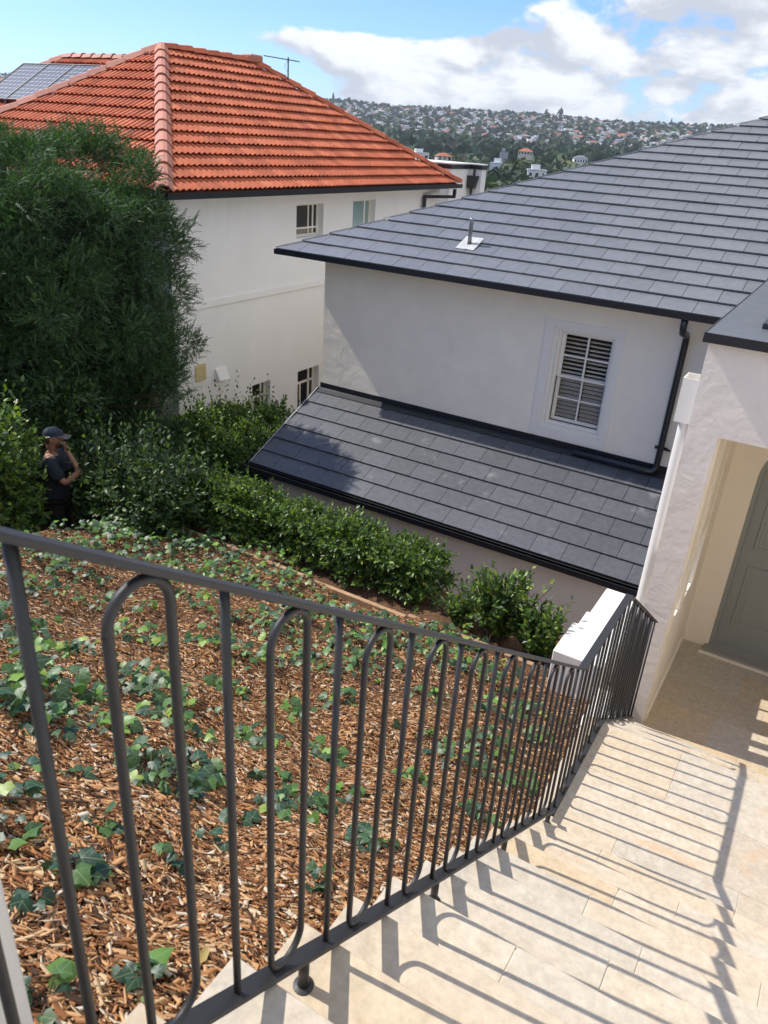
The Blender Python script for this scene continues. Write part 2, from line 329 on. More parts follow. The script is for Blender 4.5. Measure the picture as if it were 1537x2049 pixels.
for q in range(4): row(.055-.6*(q+1), .055-.6*q, treads[11][2], .03, [.8], stairs, .3+.3*(q % 2))
# risers, slab-faced
for (yb, yn, z) in treads: 
    b = MB(); b.box(SX0+.004, SX1, yn-.012, yn-.004, z-.1695+.001, z-.031); b.build('riser_stone', trav, stairs)
for (y0, y1, o) in ((2.962, 3.265, .45), (3.265, 3.665, .93), (3.665, 4.124, .60)): row(y0, y1, ZL, .03, [.81, .61], stairs, o)
b = MB(); b.box(SX0+.004, SX1, 4.109, 4.117, ZL-.171, ZL-.031); b.build('riser_stone', trav, stairs)
for n, (yb, yn, z) in enumerate(lower):
    row(yb-.012, yn+.004, z, .03, [.7, .55], stairs, .5+.2*(n % 3))
    b = MB(); b.box(SX0+.004, SX1, yn-.012, yn-.004, z-.171, z-.031); b.build('riser_stone', trav, stairs)
b = MB(); b.box(1.702, 1.9, -2.4, 5.5, -5.2, -.55); bw = b.build('bounce_wall', white_top); tag(bw, 'unseen white wall added right of the stone steps to bounce sunlight', 'wall')  # unseen wall, added to bounce sunlight onto the shaded walls and porch
b = MB(); b.box(-.56, 3.2, 5.355, 7.4, -5.2, ZF-.0035); b.box(SX0+.01, -.56, 5.335, 5.5, -5.2, ZF-.0035)
pf = b.build('porch_floor', grout); pf['kind'] = 'structure'
y = 5.333
for r_, (d, o) in enumerate(((.30, .75), (.40, .50), (.40, .86), (.40, .62), (.287, .9))):
    row(y, y+d, ZF, .03, [.61, .81], pf, o, x0=SX0 if y+d < 5.7 and False else -.545, x1=3.1); y += d
stone(SX0, -.545, 5.333, 5.498, ZF, .03, pf)

# ---------------------------------------------------------------- stair railing
RX = -.64
rail = empty('stair_railing', (RX, 3.2, ZL), 'charcoal steel stair railing with round bars and looped balusters beside the stone steps', 'railing')
def ztop(y):
    if y < 3.18: return -.506-.681*(y-.585)
    if y < 4.04: return -2.276-.012*(y-3.18)/.86
    return -2.288-.672*(y-4.04)
def zbot(y):
    if y < 3.15: return -1.628-.69*(y-.89)
    if y < 4.06: return -3.226
    return -3.226-.685*(y-4.06)
b = MB()
for a_, c_ in ((-.35, 3.18), (3.18, 4.04), (4.04, 5.5)):
    b.bar((RX, a_+.0002, ztop(a_+1e-4)), (RX, c_-.0002, ztop(c_-1e-4)), .042, .010)
b.build('top_rail', rail_metal, rail, bevel=.0012)
b = MB()
for a_, c_ in ((.0, 3.15), (3.15, 4.06), (4.06, 5.5)):
    b.bar((RX, a_+.0002, zbot(a_+1e-4)), (RX, c_-.0002, zbot(c_-1e-4)), .042, .012)
b.build('bottom_rail', rail_metal, rail, bevel=.0012)
BR = .0074
def single(y):
    b = MB(); b.tube([(RX, y, zbot(y)), (RX, y, ztop(y)-.004)], BR, 10); b.build('baluster', rail_metal, rail, smooth=True)
def loop(y1, y2, s):
    """stadium of legs y1,y2, both arcs tangent to the sloping rails"""
    r_ = (y2-y1)/2; c = (y1+y2)/2; n = math.sqrt(1+s*s)
    zt = ztop(c)-.005-BR-r_*n; zb = zbot(c)+.006+BR+r_*n
    pts = []
    for q in range(13): a_ = PI-PI*q/12; pts.append((RX, c+r_*math.cos(a_), zt+r_*math.sin(a_)))
    for q in range(13): a_ = -PI*q/12; pts.append((RX, c+r_*math.cos(a_), zb+r_*math.sin(a_)))
    pts.append(pts[0]); b = MB(); b.tube(pts, BR, 10, caps=False); b.build('baluster_loop', rail_metal, rail, smooth=True)
y = .09
while y < 3.12:
    single(y)
    if y+.25 < 3.12: loop(y+.1, y+.2, .685)
    y += .3
for s_ in (3.21, 3.51, 3.81):
    single(s_); loop(s_+.095, s_+.19, 0.0)
y = 4.11
while y < 5.45:
    single(y)
    if y+.22 < 5.47: loop(y+.1, y+.2, .68)
    y += .3
b = MB(); b.tube([(RX, 5.485, zbot(5.485)), (RX, 5.485, ztop(5.485)-.004)], BR, 10); b.build('baluster', rail_metal, rail, smooth=True)
for yp, zt_ in ((.205, treads[11][2]), (.905, treads[8][2]), (1.63, treads[5][2]), (2.36, treads[2][2]), (3.12, ZL), (4.27, lower[0][2]), (5.0, lower[3][2])):
    b = MB(); b.tube([(RX, yp, zt_+.004), (RX, yp, zbot(yp))], .0125, 12)
    po = b.build('post', rail_metal, rail, smooth=True)
    b = MB(); b.tube([(RX, yp, zt_+.0005), (RX, yp, zt_+.003), (RX, yp, zt_+.006)], [.024, .024, .015], 16); b.build('flange', rail_metal, po)

# white pier beside the top of the rail
b = MB(); b.box(-1.15, -.72, -.35, .355, -2.2, -.40)
pr = b.build('garden_pier', white_top, bevel=.006)
tag(pr, 'cream rendered pier at the lower left corner beside the top of the railing', 'pier')

# ---------------------------------------------------------------- slate roofed house
def wall_mesh(b, axis, p0, p1, u0, u1, z0, z1, holes=(), m=0):
    """wall slab between p0..p1 on its axis, spanning u and z, with rectangular holes"""
    us = sorted({u0, u1, *[h[0] for h in holes], *[h[1] for h in holes]}); zs = sorted({z0, z1, *[h[2] for h in holes], *[h[3] for h in holes]})
    def solid(i, j):
        if i < 0 or j < 0 or i >= len(us)-1 or j >= len(zs)-1: return False
        cu, cz = (us[i]+us[i+1])/2, (zs[j]+zs[j+1])/2
        return not any(h[0] < cu < h[1] and h[2] < cz < h[3] for h in holes)
    def P(p, u, z): return (p, u, z) if axis == 'X' else (u, p, z)
    for i in range(len(us)-1):
        for j in range(len(zs)-1):
            if not solid(i, j): continue
            a, c, d, e = us[i], us[i+1], zs[j], zs[j+1]
            for p in (p0, p1): b.quad(P(p, a, d), P(p, c, d), P(p, c, e), P(p, a, e), m)
            if not solid(i-1, j): b.quad(P(p0, a, d), P(p1, a, d), P(p1, a, e), P(p0, a, e), m)
            if not solid(i+1, j): b.quad(P(p0, c, d), P(p1, c, d), P(p1, c, e), P(p0, c, e), m)
            if not solid(i, j-1): b.quad(P(p0, a, d), P(p1, a, d), P(p1, c, d), P(p0, c, d), m)
            if not solid(i, j+1): b.quad(P(p0, a, e), P(p1, a, e), P(p1, c, e), P(p0, c, e), m)
def welded(b, name, mats, parent, **k):
    me = b.mesh(name); bm = bmesh.new(); bm.from_mesh(me); bmesh.ops.remove_doubles(bm, verts=bm.verts, dist=1e-5); bmesh.ops.recalc_face_normals(bm, faces=bm.faces); bm.to_mesh(me); bm.free()
    o = link(name, me, mats, parent)
    for a, c in k.items(): o[a] = c
    return o
def clip(poly, half):                       # keep points with a*u+b*v+c >= 0
    a, b_, c = half; out = []
    for i in range(len(poly)):
        p, q = poly[i], poly[(i+1) % len(poly)]; dp = a*p[0]+b_*p[1]+c; dq = a*q[0]+b_*q[1]+c
        if dp >= 0: out.append(p)
        if dp*dq < 0: t = dp/(dp-dq); out.append((p[0]+t*(q[0]-p[0]), p[1]+t*(q[1]-p[1])))
    return out
def slate_roof(parent, O, U, Vd, halves, umax, ncourse, gauge, tw, mat, off0=0.0, limit=300, course_phase=.5):
    O = np.array(O, float); U = unit(np.array(U, float)); Vd = unit(np.array(Vd, float)); Nn = np.cross(U, Vd)
    if Nn[2] < 0: Nn = -Nn
    tiles = []
    for r_ in range(ncourse):
        x = -tw+(off0+course_phase*r_) % 1*tw
        while x < umax:
            g_ = .003
            poly = [(x+g_, r_*gauge), (x+tw-g_, r_*gauge), (x+tw-g_, (r_+1)*gauge+.02), (x+g_, (r_+1)*gauge+.02)]
            for h in halves: poly = clip(poly, h) if len(poly) > 2 else []
            if len(poly) > 2:
                ar = abs(sum(poly[i][0]*poly[(i+1) % len(poly)][1]-poly[(i+1) % len(poly)][0]*poly[i][1] for i in range(len(poly))))/2
                if ar > .004: tiles.append((r_, poly))
            x += tw
    def geo(b, r_, poly):
        t0 = rnd.uniform(-.0012, .0012); t1 = rnd.uniform(-.0012, .0012)
        top = []; bot = []
        for (u, v) in poly:
            f = (v-r_*gauge)/gauge; h = .033+t0-(.025-t1)*f
            p = O+U*u+Vd*v; top.append(tuple(p+Nn*h)); bot.append(tuple(p+Nn*(h-.017)))
        n = len(b.v); k = len(poly); b.v += top+bot
        b.face(tuple(n+i for i in range(k))); b.face(tuple(n+k+i for i in range(k))[::-1])
        for i in range(k): j = (i+1) % k; b.face((n+i, n+k+i, n+k+j, n+j))
    def size(t): 
        c = O+U*np.mean([p[0] for p in t[1]])+Vd*np.mean([p[1] for p in t[1]]); d = c@CF
        return (0 if visible(c[None], 1.05)[0] else 1, d)
    tiles.sort(key=size)
    for t in tiles[:limit]: b = MB(); geo(b, *t); b.build('roof_tile', mat, parent)
    if len(tiles) > limit:
        b = MB()
        for t in tiles[limit:]: geo(b, *t)
        b.build('roof_tile', mat, parent, kind='stuff')
house = empty('slate_roof_house', (-4, 10, -6), 'cream rendered house with dark slate roofs and a shuttered window right of centre', 'house')
WIN = (-3.29, -2.44, -3.52, -2.13)
b = MB(); wall_mesh(b, 'Y', 10.0, 10.25, -7.01, -.55, -6.3, -1.58, [WIN]); wall_mesh(b, 'X', -7.01, -6.76, 10.26, 22, -6.3, -1.58)
welded(b, 'wall', plaster, house)
# white arris strip and soffit
b = MB(); b.box(-7.45, -.3, 9.62, 10.0, -1.66, -1.645); b.box(-7.45, -7.01, 10.0, 22, -1.66, -1.645); b.build('soffit', white_paint, house)
b = MB(); b.box(-7.02, -.56, 9.978, 9.999, -1.745, -1.662); b.build('frieze_board', white_paint, house, bevel=.002)
# gutter: square section
def gutter(parent, pts, w_=.10, h_=.075, name='gutter', mat=black_metal):
    b = MB()
    for (a_, c_) in zip(pts[:-1], pts[1:]):
        a_ = np.array(a_, float); c_ = np.array(c_, float); t = unit(c_-a_); s_ = np.array([-t[1], t[0], 0])
        for (o_, z0, z1, th) in ((-w_/2, 0, h_, .006), (w_/2, 0, h_, .006)):
            b.bar(a_+s_*o_+np.array([0, 0, h_/2]), c_+s_*o_+np.array([0, 0, h_/2]), .006, h_, side=s_)
        b.bar(a_+np.array([0, 0, .003]), c_+np.array([0, 0, .003]), w_, .006, side=s_)
        b.bar(a_-s_*w_/2*1.06*np.sign(1)+np.array([0, 0, h_]), c_-s_*w_/2*1.06+np.array([0, 0, h_]), .014, .010, side=s_)
    return b.build(name, mat, parent)
gutter(house, [(-7.55, 22, -1.70), (-7.55, 9.56, -1.70), (-1.0, 9.56, -1.70)])
b = MB(); b.box(-7.60, -7.49, 9.50, 9.51, -1.70, -1.625); b.box(-7.45, -1.0, 9.605, 9.62, -1.70, -1.6); b.build('fascia_board', black_metal, house)
ms = .405; ch = math.cos(math.atan(ms)); E0 = np.array([-7.60, 9.53, -1.645])
AP = 7.6
dk = MB()
R0 = E0+np.array([0, 0, 0.0]); A1 = R0+np.array([AP, AP, AP*ms]); A2 = np.array([9.0, A1[1], A1[2]]); R1 = np.array([9.0, R0[1], R0[2]])
L1 = np.array([R0[0], 24.0, R0[2]]); A3 = np.array([R0[0]+AP, 24.0, A1[2]])
dk.poly([tuple(p) for p in (R0, R1, A2, A1)]); dk.poly([tuple(p) for p in (R0, A1, A3, L1)])
dk.poly([tuple(p) for p in (A1, A2, (9, 24, A1[2]), A3)])
dk.build('roof_deck', under_black, house)
gl = .3105
sr = math.sqrt(2)
slate_roof(house, E0+np.array([0, 0, .004]), (1, 0, 0), (0, ch, ch*ms), [(1, -ch, -.0), (-1, 0, 8.7), (0, -1, AP/ch)], 8.9, 27, gl, .40, slate, off0=.1)
b = MB()
for q in range(27):                           # narrow metal hip cover pieces, one per course
    t0 = q*gl*ch; t1 = t0+gl*ch+.03
    if t1 > AP: break
    p0 = E0+np.array([t0, t0, t0*ms+.040]); p1 = E0+np.array([t1, t1, t1*ms+.020])
    b.bar(p0, p1, .030, .006, side=unit(np.array([1., -1, 0])))
b.build('hip_flashing', slate, house)
# vent pipe through the roof
vp = empty('vent_pipe', (-4.80, 10.31, -1.33), 'grey metal vent pipe on a pale flashing sheet on the upper slate roof', 'vent pipe')
b = MB(); b.tube([(-4.80, 10.31, -1.35), (-4.80, 10.31, -.98), (-4.80, 10.31, -.955)], [.028, .028, .024], 14); b.build('pipe', M('galvanised pipe', (.24, .25, .26), .35, metal=.6, var=.2), vp, smooth=True)
b = MB(); b.tube([(-4.80, 10.31, -1.35), (-4.80, 10.31, -1.275)], [.047, .034], 14); b.build('collar', M('rubber collar', (.05, .05, .055), .6), vp, smooth=True)
b = MB()
def roofz(y): return E0[2]+(y-E0[1])*ms
b.v = []
gx, gy = np.linspace(-4.935, -4.66, 7), np.linspace(10.16, 10.485, 7)
for yy in gy:
    for xx in gx: b.v.append((xx+rnd.uniform(-.006, .006), yy+rnd.uniform(-.006, .006), roofz(yy)+.040+rnd.uniform(0, .005)))
for i in range(6):
    for j in range(6): b.face((i*7+j, i*7+j+1, i*7+j+8, i*7+j+7))
b.build('flashing', M('pale lead flashing', (.50, .50, .48), .55, var=.2, vscale=8), vp)

# lean-to slate roof under the wall
ml = .45; cl = math.cos(math.atan(ml)); EL = np.array([-7.06, 8.27, -4.545])
b = MB(); b.poly([(-7.06, 8.25, -4.553), (-.82, 8.25, -4.553), (-.82, 10.0, -4.553+1.75*ml), (-7.06, 10.0, -4.553+1.75*ml)])
b.build('roof_deck', under_black, house)
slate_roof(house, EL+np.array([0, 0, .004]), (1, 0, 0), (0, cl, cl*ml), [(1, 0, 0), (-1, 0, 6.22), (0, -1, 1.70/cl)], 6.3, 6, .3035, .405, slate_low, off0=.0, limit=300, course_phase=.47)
b = MB(); b.bar((-7.075, 8.24, -4.545), (-7.075, 10.0, -4.545+1.76*ml), .03, .05); b.build('verge_flashing', black_metal, house)
b = MB(); b.bar((-7.052, 8.26, -4.498), (-7.052, 9.95, -4.498+1.69*ml), .006, .004); b.build('verge_trim', white_paint, house)
b = MB(); b.box(-7.03, -.8, 9.982, 9.9985, -3.80, -3.665); b.bar((-7.03, 9.93, -3.768), (-.8, 9.93, -3.768), .11, .004, side=(0, cl, cl*ml)); b.build('wall_flashing', black_metal, house)
gutter(house, [(-7.09, 8.215, -4.62), (-.83, 8.215, -4.62)])
b = MB(); b.box(-7.14, -7.134, 8.16, 8.27, -4.62, -4.545); b.box(-7.06, -.83, 8.262, 8.28, -4.66, -4.56); b.build('fascia_board', black_metal, house)
b = MB(); wall_mesh(b, 'Y', 8.42, 8.62, -6.92, -.83, -6.4, -4.56); b.poly([(-6.92, 8.62, -6.4), (-6.92, 9.99, -6.4), (-6.92, 9.99, -3.86), (-6.92, 8.62, -4.47)])
welded(b, 'wall', M('lower plaster', (.86, .81, .71), .85, var=.05, vscale=.8, bump=.002, bscale=40, bump2=(.01, 2.2), coords='World'), house)
b = MB(); b.tube([(-6.86, 8.39, -6.3), (-6.86, 8.39, -4.63)], .035, 12); b.build('downpipe', black_metal, house, smooth=True)
b = MB(); b.bar((-2.6, 8.158, -4.539), (-.86, 8.158, -4.539), .006, .006); b.build('green_edge_strip', M('teal edge strip', (.0, .18, .13), .3), house)
# window
wn = empty('shutter_window_dummy') if False else None
def tri_box(b, *a, m=0): b.box(*a, m)
b = MB(); wall_mesh(b, 'Y', 9.985, 9.9995, -3.418, -2.338, -3.655, -2.04, [WIN]); 
wf = welded(b, 'window', white_paint, house)
wf['label'] = 'white framed sash window with louvre shutters under the slate eave'
b = MB(); wall_mesh(b, 'Y', 10.002, 10.035, -3.288, -2.442, -3.518, -2.132, [(-3.235, -2.475, -3.46, -2.165)])
wall_mesh(b, 'Y', 10.037, 10.085, -3.234, -2.476, -3.459, -2.166, [(-3.195, -2.50, -3.42, -2.19)]); welded(b, 'frame', white_paint, wf)
gx0, gx1, gz0, gz1 = -3.145, -2.528, -3.378, -2.222
b = MB(); wall_mesh(b, 'Y', 10.088, 10.125, -3.194, -2.501, -2.80, -2.191, [(gx0, gx1, -2.785, gz1)]); welded(b, 'upper_sash', white_paint, wf)
b = MB(); wall_mesh(b, 'Y', 10.128, 10.165, -3.194, -2.501, -3.419, -2.775, [(gx0, gx1, gz0, -2.82)]); welded(b, 'lower_sash', white_paint, wf)
b = MB(); xm = (gx0+gx1)/2
b.box(xm-.011, xm+.011, 10.095, 10.12, -2.785, gz1); b.box(gx0, xm-.012, 10.095, 10.12, -2.515, -2.495); b.box(xm+.012, gx1, 10.095, 10.12, -2.515, -2.495)
b.box(xm-.011, xm+.011, 10.135, 10.16, gz0, -2.82); b.box(gx0, xm-.012, 10.135, 10.16, -3.108, -3.088); b.box(xm+.012, gx1, 10.135, 10.16, -3.108, -3.088)
b.build('glazing_bar', white_paint, wf)
def glassmat():
    m = bpy.data.materials.new('window glass'); m.use_nodes = True; nt = m.node_tree; nt.nodes.clear()
    g_ = N(nt, 'ShaderNodeBsdfGlossy'); g_.inputs[1].default_value = .02; t = N(nt, 'ShaderNodeBsdfTransparent'); fr = N(nt, 'ShaderNodeFresnel'); fr.inputs[0].default_value = 1.5
    mx = N(nt, 'ShaderNodeMixShader'); L(nt, fr.outputs[0], mx.inputs[0]); L(nt, t.outputs[0], mx.inputs[1]); L(nt, g_.outputs[0], mx.inputs[2]); o = N(nt, 'ShaderNodeOutputMaterial'); L(nt, mx.outputs[0], o.inputs[0]); return m
glassm = glassmat()
b = MB(); b.quad((gx0, 10.108, -2.785), (gx1, 10.108, -2.785), (gx1, 10.108, gz1), (gx0, 10.108, gz1)); b.quad((gx0, 10.148, gz0), (gx1, 10.148, gz0), (gx1, 10.148, -2.82), (gx0, 10.148, -2.82)); b.build('pane', glassm, wf)
sl = None
for side in (0, 1):
    x0, x1 = (gx0-.02, xm-.008) if side == 0 else (xm+.008, gx1+.02)
    nsl = 21
    for q in range(nsl):
        z = gz0-.01+(gz1-gz0+.02)*(q+.5)/nsl; ang = math.radians(4 if z > -2.80 else 24)
        me = None
        b = MB(); c_, s_ = math.cos(ang)*.029, math.sin(ang)*.029
        b.quad((x0, 10.215-c_, z-s_+.003), (x1, 10.215-c_, z-s_+.003), (x1, 10.215+c_, z+s_+.003), (x0, 10.215+c_, z+s_+.003))
        b.quad((x0, 10.215-c_, z-s_-.003), (x1, 10.215-c_, z-s_-.003), (x1, 10.215+c_, z+s_-.003), (x0, 10.215+c_, z+s_-.003))
        b.quad((x0, 10.215-c_, z-s_-.003), (x1, 10.215-c_, z-s_-.003), (x1, 10.215-c_, z-s_+.003), (x0, 10.215-c_, z-s_+.003))
        b.build('louvre_slat', white_paint, wf)
b = MB(); b.box(-3.7, -2.0, 10.8, 10.82, -4, -1.8); b.box(-3.72, -3.7, 10.26, 10.8, -4, -1.8); b.box(-2.0, -1.98, 10.26, 10.8, -4, -1.8); b.box(-3.7, -2, 10.26, 10.8, -1.81, -1.8); b.build('room_interior', interior, house)
# main downpipe with offset and the pipe lying on the roof
b = MB(); b.tube([(-1.62, 9.56, -1.70), (-1.62, 9.56, -1.80), (-1.62, 9.60, -1.87), (-1.62, 9.86, -1.93), (-1.62, 9.93, -1.98), (-1.62, 9.935, -2.06), (-1.62, 9.935, -3.62), (-1.62, 9.93, -3.70), (-1.66, 9.90, -3.735), (-1.75, 9.88, -3.74), (-2.72, 9.88, -3.74)], .040, 14)
dp = b.build('downpipe', black_metal, house, smooth=True)
for z in (-3.42,): b = MB(); b.box(-1.70, -1.54, 9.955, 9.975, z-.02, z+.02); b.box(-1.56, -1.50, 9.93, 9.95, z-.012, z+.012); b.build('pipe_clip', black_metal, dp)

# ---------------------------------------------------------------- porch with grey door
porch = empty('entry_porch', (0, 5.6, ZF), 'cream stucco entry porch with a tall opening at the right edge', 'porch')
PZt = -1.09
b = MB(); wall_mesh(b, 'Y', 5.56, 5.62, -.760, 3.2, ZF-.6, PZt, [(-.552, 1.75, ZF-.61, -1.74)]); welded(b, 'front_wall', plaster_rough, porch)
b = MB(); wall_mesh(b, 'X', -.760, -.56, 5.6205, 8.2, ZF-.6, PZt, [(5.66, 5.955, -3.37, -2.80), (6.12, 6.48, -3.37, -2.80)]); welded(b, 'side_wall', white_top, porch)
b = MB(); wall_mesh(b, 'X', -.5595, -.545, 5.6205, 7.099, ZF+.001, -1.62, [(5.66, 5.955, -3.37, -2.80), (6.12, 6.48, -3.37, -2.80)]); 
b.box(-.5445, 1.9, 5.6205, 7.1, -1.62, -1.60); b.box(1.9, 2.1, 5.6205, 7.1, ZF, -1.6)
welded(b, 'inner_lining', cream, porch)
b = MB()
for (y0, y1) in ((5.66, 5.955), (6.12, 6.48)):
    ym = (y0+y1)/2; b.box(-.70, -.67, ym-.012, ym+.012, -3.37, -2.80); b.box(-.70, -.67, y0, y0+.02, -3.37, -2.80); b.box(-.70, -.67, y1-.02, y1, -3.37, -2.80)
    b.box(-.76, -.546, y0+.001, y1-.001, -3.369, -3.362)
b.build('window_frame', white_paint, porch)
b = MB()
for (y0, y1) in ((5.66, 5.955), (6.12, 6.48)):
    for y_ in (y0-.03, y1+.005): b.box(-.5445, -.5385, y_, y_+.025, -2.80, -1.621)
    for y_ in (y0-.03, y1+.005): b.box(-.5445, -.5385, y_, y_+.025, -3.41, -2.80)
b.build('trim_batten', cream, porch)
b = MB(); b.box(-.5445, -.530, 5.6205, 7.098, ZF+.002, ZF+.09); b.build('skirting', cream, porch, bevel=.003)
# back wall with arched doorway
def arch_pts(x0, x1, z0, zs, n=20):
    r_ = (x1-x0)/2; c = (x0+x1)/2
    return [(x0, z0)]+[(c-r_*math.cos(PI*k/n), zs+r_*math.sin(PI*k/n)*.92) for k in range(n+1)]+[(x1, z0)]
DX0, DX1, DZS = -.305, .80, -2.50
ap = arch_pts(DX0, DX1, ZF, DZS)
b = MB()
outer = [(-.545, ZF)]+[(-.545, ap[1][1])]
yb = 7.1
# wall as quads from arch points to a surrounding rectangle
ptsA = ap; top = -1.60
for i in range(len(ptsA)-1):
    (xa, za), (xb, zb_) = ptsA[i], ptsA[i+1]
    if i == 0: b.quad((-.545, yb, za), (xa, yb, za), (xb, yb, zb_), (-.545, yb, zb_))
    elif i == len(ptsA)-2: b.quad((xb, yb, zb_), (2.1, yb, zb_), (2.1, yb, za), (xa, yb, za))
    else: b.quad((xa, yb, za), (xb, yb, zb_), (xb, yb, top), (xa, yb, top))
    b.quad((xa, yb, za), (xb, yb, zb_), (xb, yb+.12, zb_), (xa, yb+.12, za))
b.quad((-.545, yb, DZS), (DX0, yb, DZS), (DX0, yb, top), (-.545, yb, top)); b.quad((DX1, yb, DZS), (2.1, yb, DZS), (2.1, yb, top), (DX1, yb, top))
b.build('back_wall', cream, porch, norm=False)
door = empty('front_door', (.25, 7.16, ZF), 'arched grey green panelled front door inside the cream porch', 'door')
def ring(b, outer, inner, y0, y1):
    n = len(outer)
    for i in range(n-1):
        (a0, a1), (c0, c1) = outer[i], outer[i+1]; (e0, e1), (g0, g1) = inner[i], inner[i+1]
        b.quad((a0, y0, a1), (c0, y0, c1), (g0, y0, g1), (e0, y0, e1)); b.quad((e0, y0, e1), (g0, y0, g1), (g0, y1, g1), (e0, y1, e1)); b.quad((a0, y0, a1), (c0, y0, c1), (c0, y1, c1), (a0, y1, a1))
b = MB(); ring(b, arch_pts(DX0+.002, DX1-.002, ZF+.04, DZS), arch_pts(DX0+.038, DX1-.038, ZF+.04, DZS), 7.125, 7.2); b.build('door_frame', door_m, door, norm=False)
b = MB(); li = arch_pts(DX0+.040, DX1-.040, ZF+.05, DZS); b.poly([(x, 7.155, z) for x, z in li]); b.build('door_leaf', door_m, door, norm=False)
def panel(pts, name='door_panel'):
    cx = sum(p[0] for p in pts)/len(pts); cz = sum(p[1] for p in pts)/len(pts)
    def off(p, d): 
        return (p[0]+(d if p[0] < cx else -d), p[1]+(d if p[1] < cz else -d))
    r0 = pts; r1 = [off(p, .012) for p in pts]; r2 = [off(p, .035) for p in pts]; r3 = [off(p, .05) for p in pts]
    b = MB()
    for (A, B, ya, yc) in ((r0, r1, 7.153, 7.1635), (r1, r2, 7.1635, 7.149), (r2, r3, 7.149, 7.158)):
        for i in range(len(pts)):
            j = (i+1) % len(pts); b.quad((A[i][0], ya, A[i][1]), (A[j][0], ya, A[j][1]), (B[j][0], yc, B[j][1]), (B[i][0], yc, B[i][1]))
    # the deep groove needs the leaf behind it: build the panel field in front
    b.poly([(p[0], 7.158-.006, p[1]) for p in r3])
    b.build(name, door_m, door, norm=False)
def panel2(pts):
    b = MB(); cx = sum(p[0] for p in pts)/len(pts); cz = sum(p[1] for p in pts)/len(pts)
    def off(p, d): return (p[0]+(d if p[0] < cx else -d), p[1]+(d if p[1] < cz else -d))
    prev = pts; py = 7.1545
    for d, yy in ((.006, 7.144), (.03, 7.144), (.036, 7.151), (.062, 7.151), (.07, 7.147)):
        cur = [off(p, d) for p in pts]
        for i in range(len(pts)):
            j = (i+1) % len(pts); b.quad((prev[i][0], py, prev[i][1]), (prev[j][0], py, prev[j][1]), (cur[j][0], yy, cur[j][1]), (cur[i][0], yy, cur[i][1]))
        prev = cur; py = yy
    b.poly([(p[0], py, p[1]) for p in prev]); b.build('door_panel', door_m, door, norm=False)
for (x0, x1) in ((-.175, .205), (.29, .67)):
    panel2([(x0, -4.02), (x1, -4.02), (x1, -3.36), (x0, -3.36)]); panel2([(x0, -3.19), (x1, -3.19), (x1, -2.30), (x0, -2.42)])
b = MB(); b.box(DX0-.03, DX1+.03, 6.98, 7.2, ZF+.001, ZF+.035); b.build('threshold', M('grey threshold', (.30, .29, .26), .6), door, bevel=.004)
b = MB(); b.box(DX0-.06, DX1+.06, 6.95, 6.978, ZF+.001, ZF+.018); b.build('threshold_trim', cream, door)
# porch roof
b = MB(); b.box(-.785, 3.3, 5.49, 9.3, -1.088, -1.04); rf = b.build('roof', M('grey roof sheet', (.105, .11, .125), .45, var=.15, vscale=4, coords='World'), porch, bevel=.003)
b = MB(); b.box(-.791, -.786, 5.484, 9.3, -1.10, -1.036); b.box(-.791, 3.3, 5.480, 5.489, -1.10, -1.036); b.build('fascia_board', black_metal, rf)
b = MB(); b.box(-.50, 3.1, 5.95, 8.9, -1.039, -1.0); b.build('dark_roof_panel', M('dark roof panel', (.03, .032, .038), .5), rf, bevel=.004)  # low dark box where the roof has a dark area
# rain head and white downpipe
b = MB()
bx0, bx1, by0, by1, bz0, bz1 = -.888, -.764, 5.70, 5.88, -1.735, -1.41
wall_mesh(b, 'Y', by0, by0+.006, bx0, bx1, bz0, bz1); wall_mesh(b, 'Y', by1-.006, by1, bx0, bx1, bz0, bz1); wall_mesh(b, 'X', bx0, bx0+.006, by0+.007, by1-.007, bz0, bz1); wall_mesh(b, 'X', bx1-.006, bx1, by0+.007, by1-.007, bz0, bz1); b.box(bx0+.007, bx1-.007, by0+.007, by1-.007, bz0, bz0+.01)
rh = b.build('rain_head', white_paint, porch)
b = MB(); b.tube([(-.818, 5.78, -1.735), (-.818, 5.78, -4.8)], .043, 18, m=0, caps=False); b.build('white_downpipe', white_paint, porch, smooth=True)

# stepped white garden wall next to the lower steps
gw = MB()
def W_(px, z): return None
segs = [(-1.36, 5.42, 5.70, -3.80), (-1.385, 5.70, 6.04, -3.865), (-1.36, 6.04, 6.40, -3.93), (-1.36, 6.40, 7.10, -4.02)]
gwo = empty('stepped_garden_wall', (-1.1, 5.5, -4.3), 'bright white stepped garden wall between the leafy shrubs and the stair railing', 'garden wall')
for (x0, y0, y1, z) in segs:
    b = MB(); b.box(x0, -.93, y0+.0005, y1-.0005, -6.2, z); b.build('wall_block', white_top, gwo, bevel=.008)
b = MB(); b.box(-.93+.001, -.78, 4.13, 5.5, -6.2, -4.0); b.build('kerb_wall', white_top, gwo)

# timber edging
te = empty('timber_edging', (-3.5, 5.65, -4.3), 'weathered timber edging board along the foot of the hedge', 'garden edging')
x = -6.1
while x < -1.5:
    l = rnd.uniform(1.0, 1.5); e = min(x+l, -1.42); b = MB(); dy = rnd.uniform(-.02, .02); b.box(x+.01, e-.01, 5.62+dy, 5.67+dy, -4.5, -4.175+rnd.uniform(-.01, .01)); b.build('board', timber, te, bevel=.004); x = e

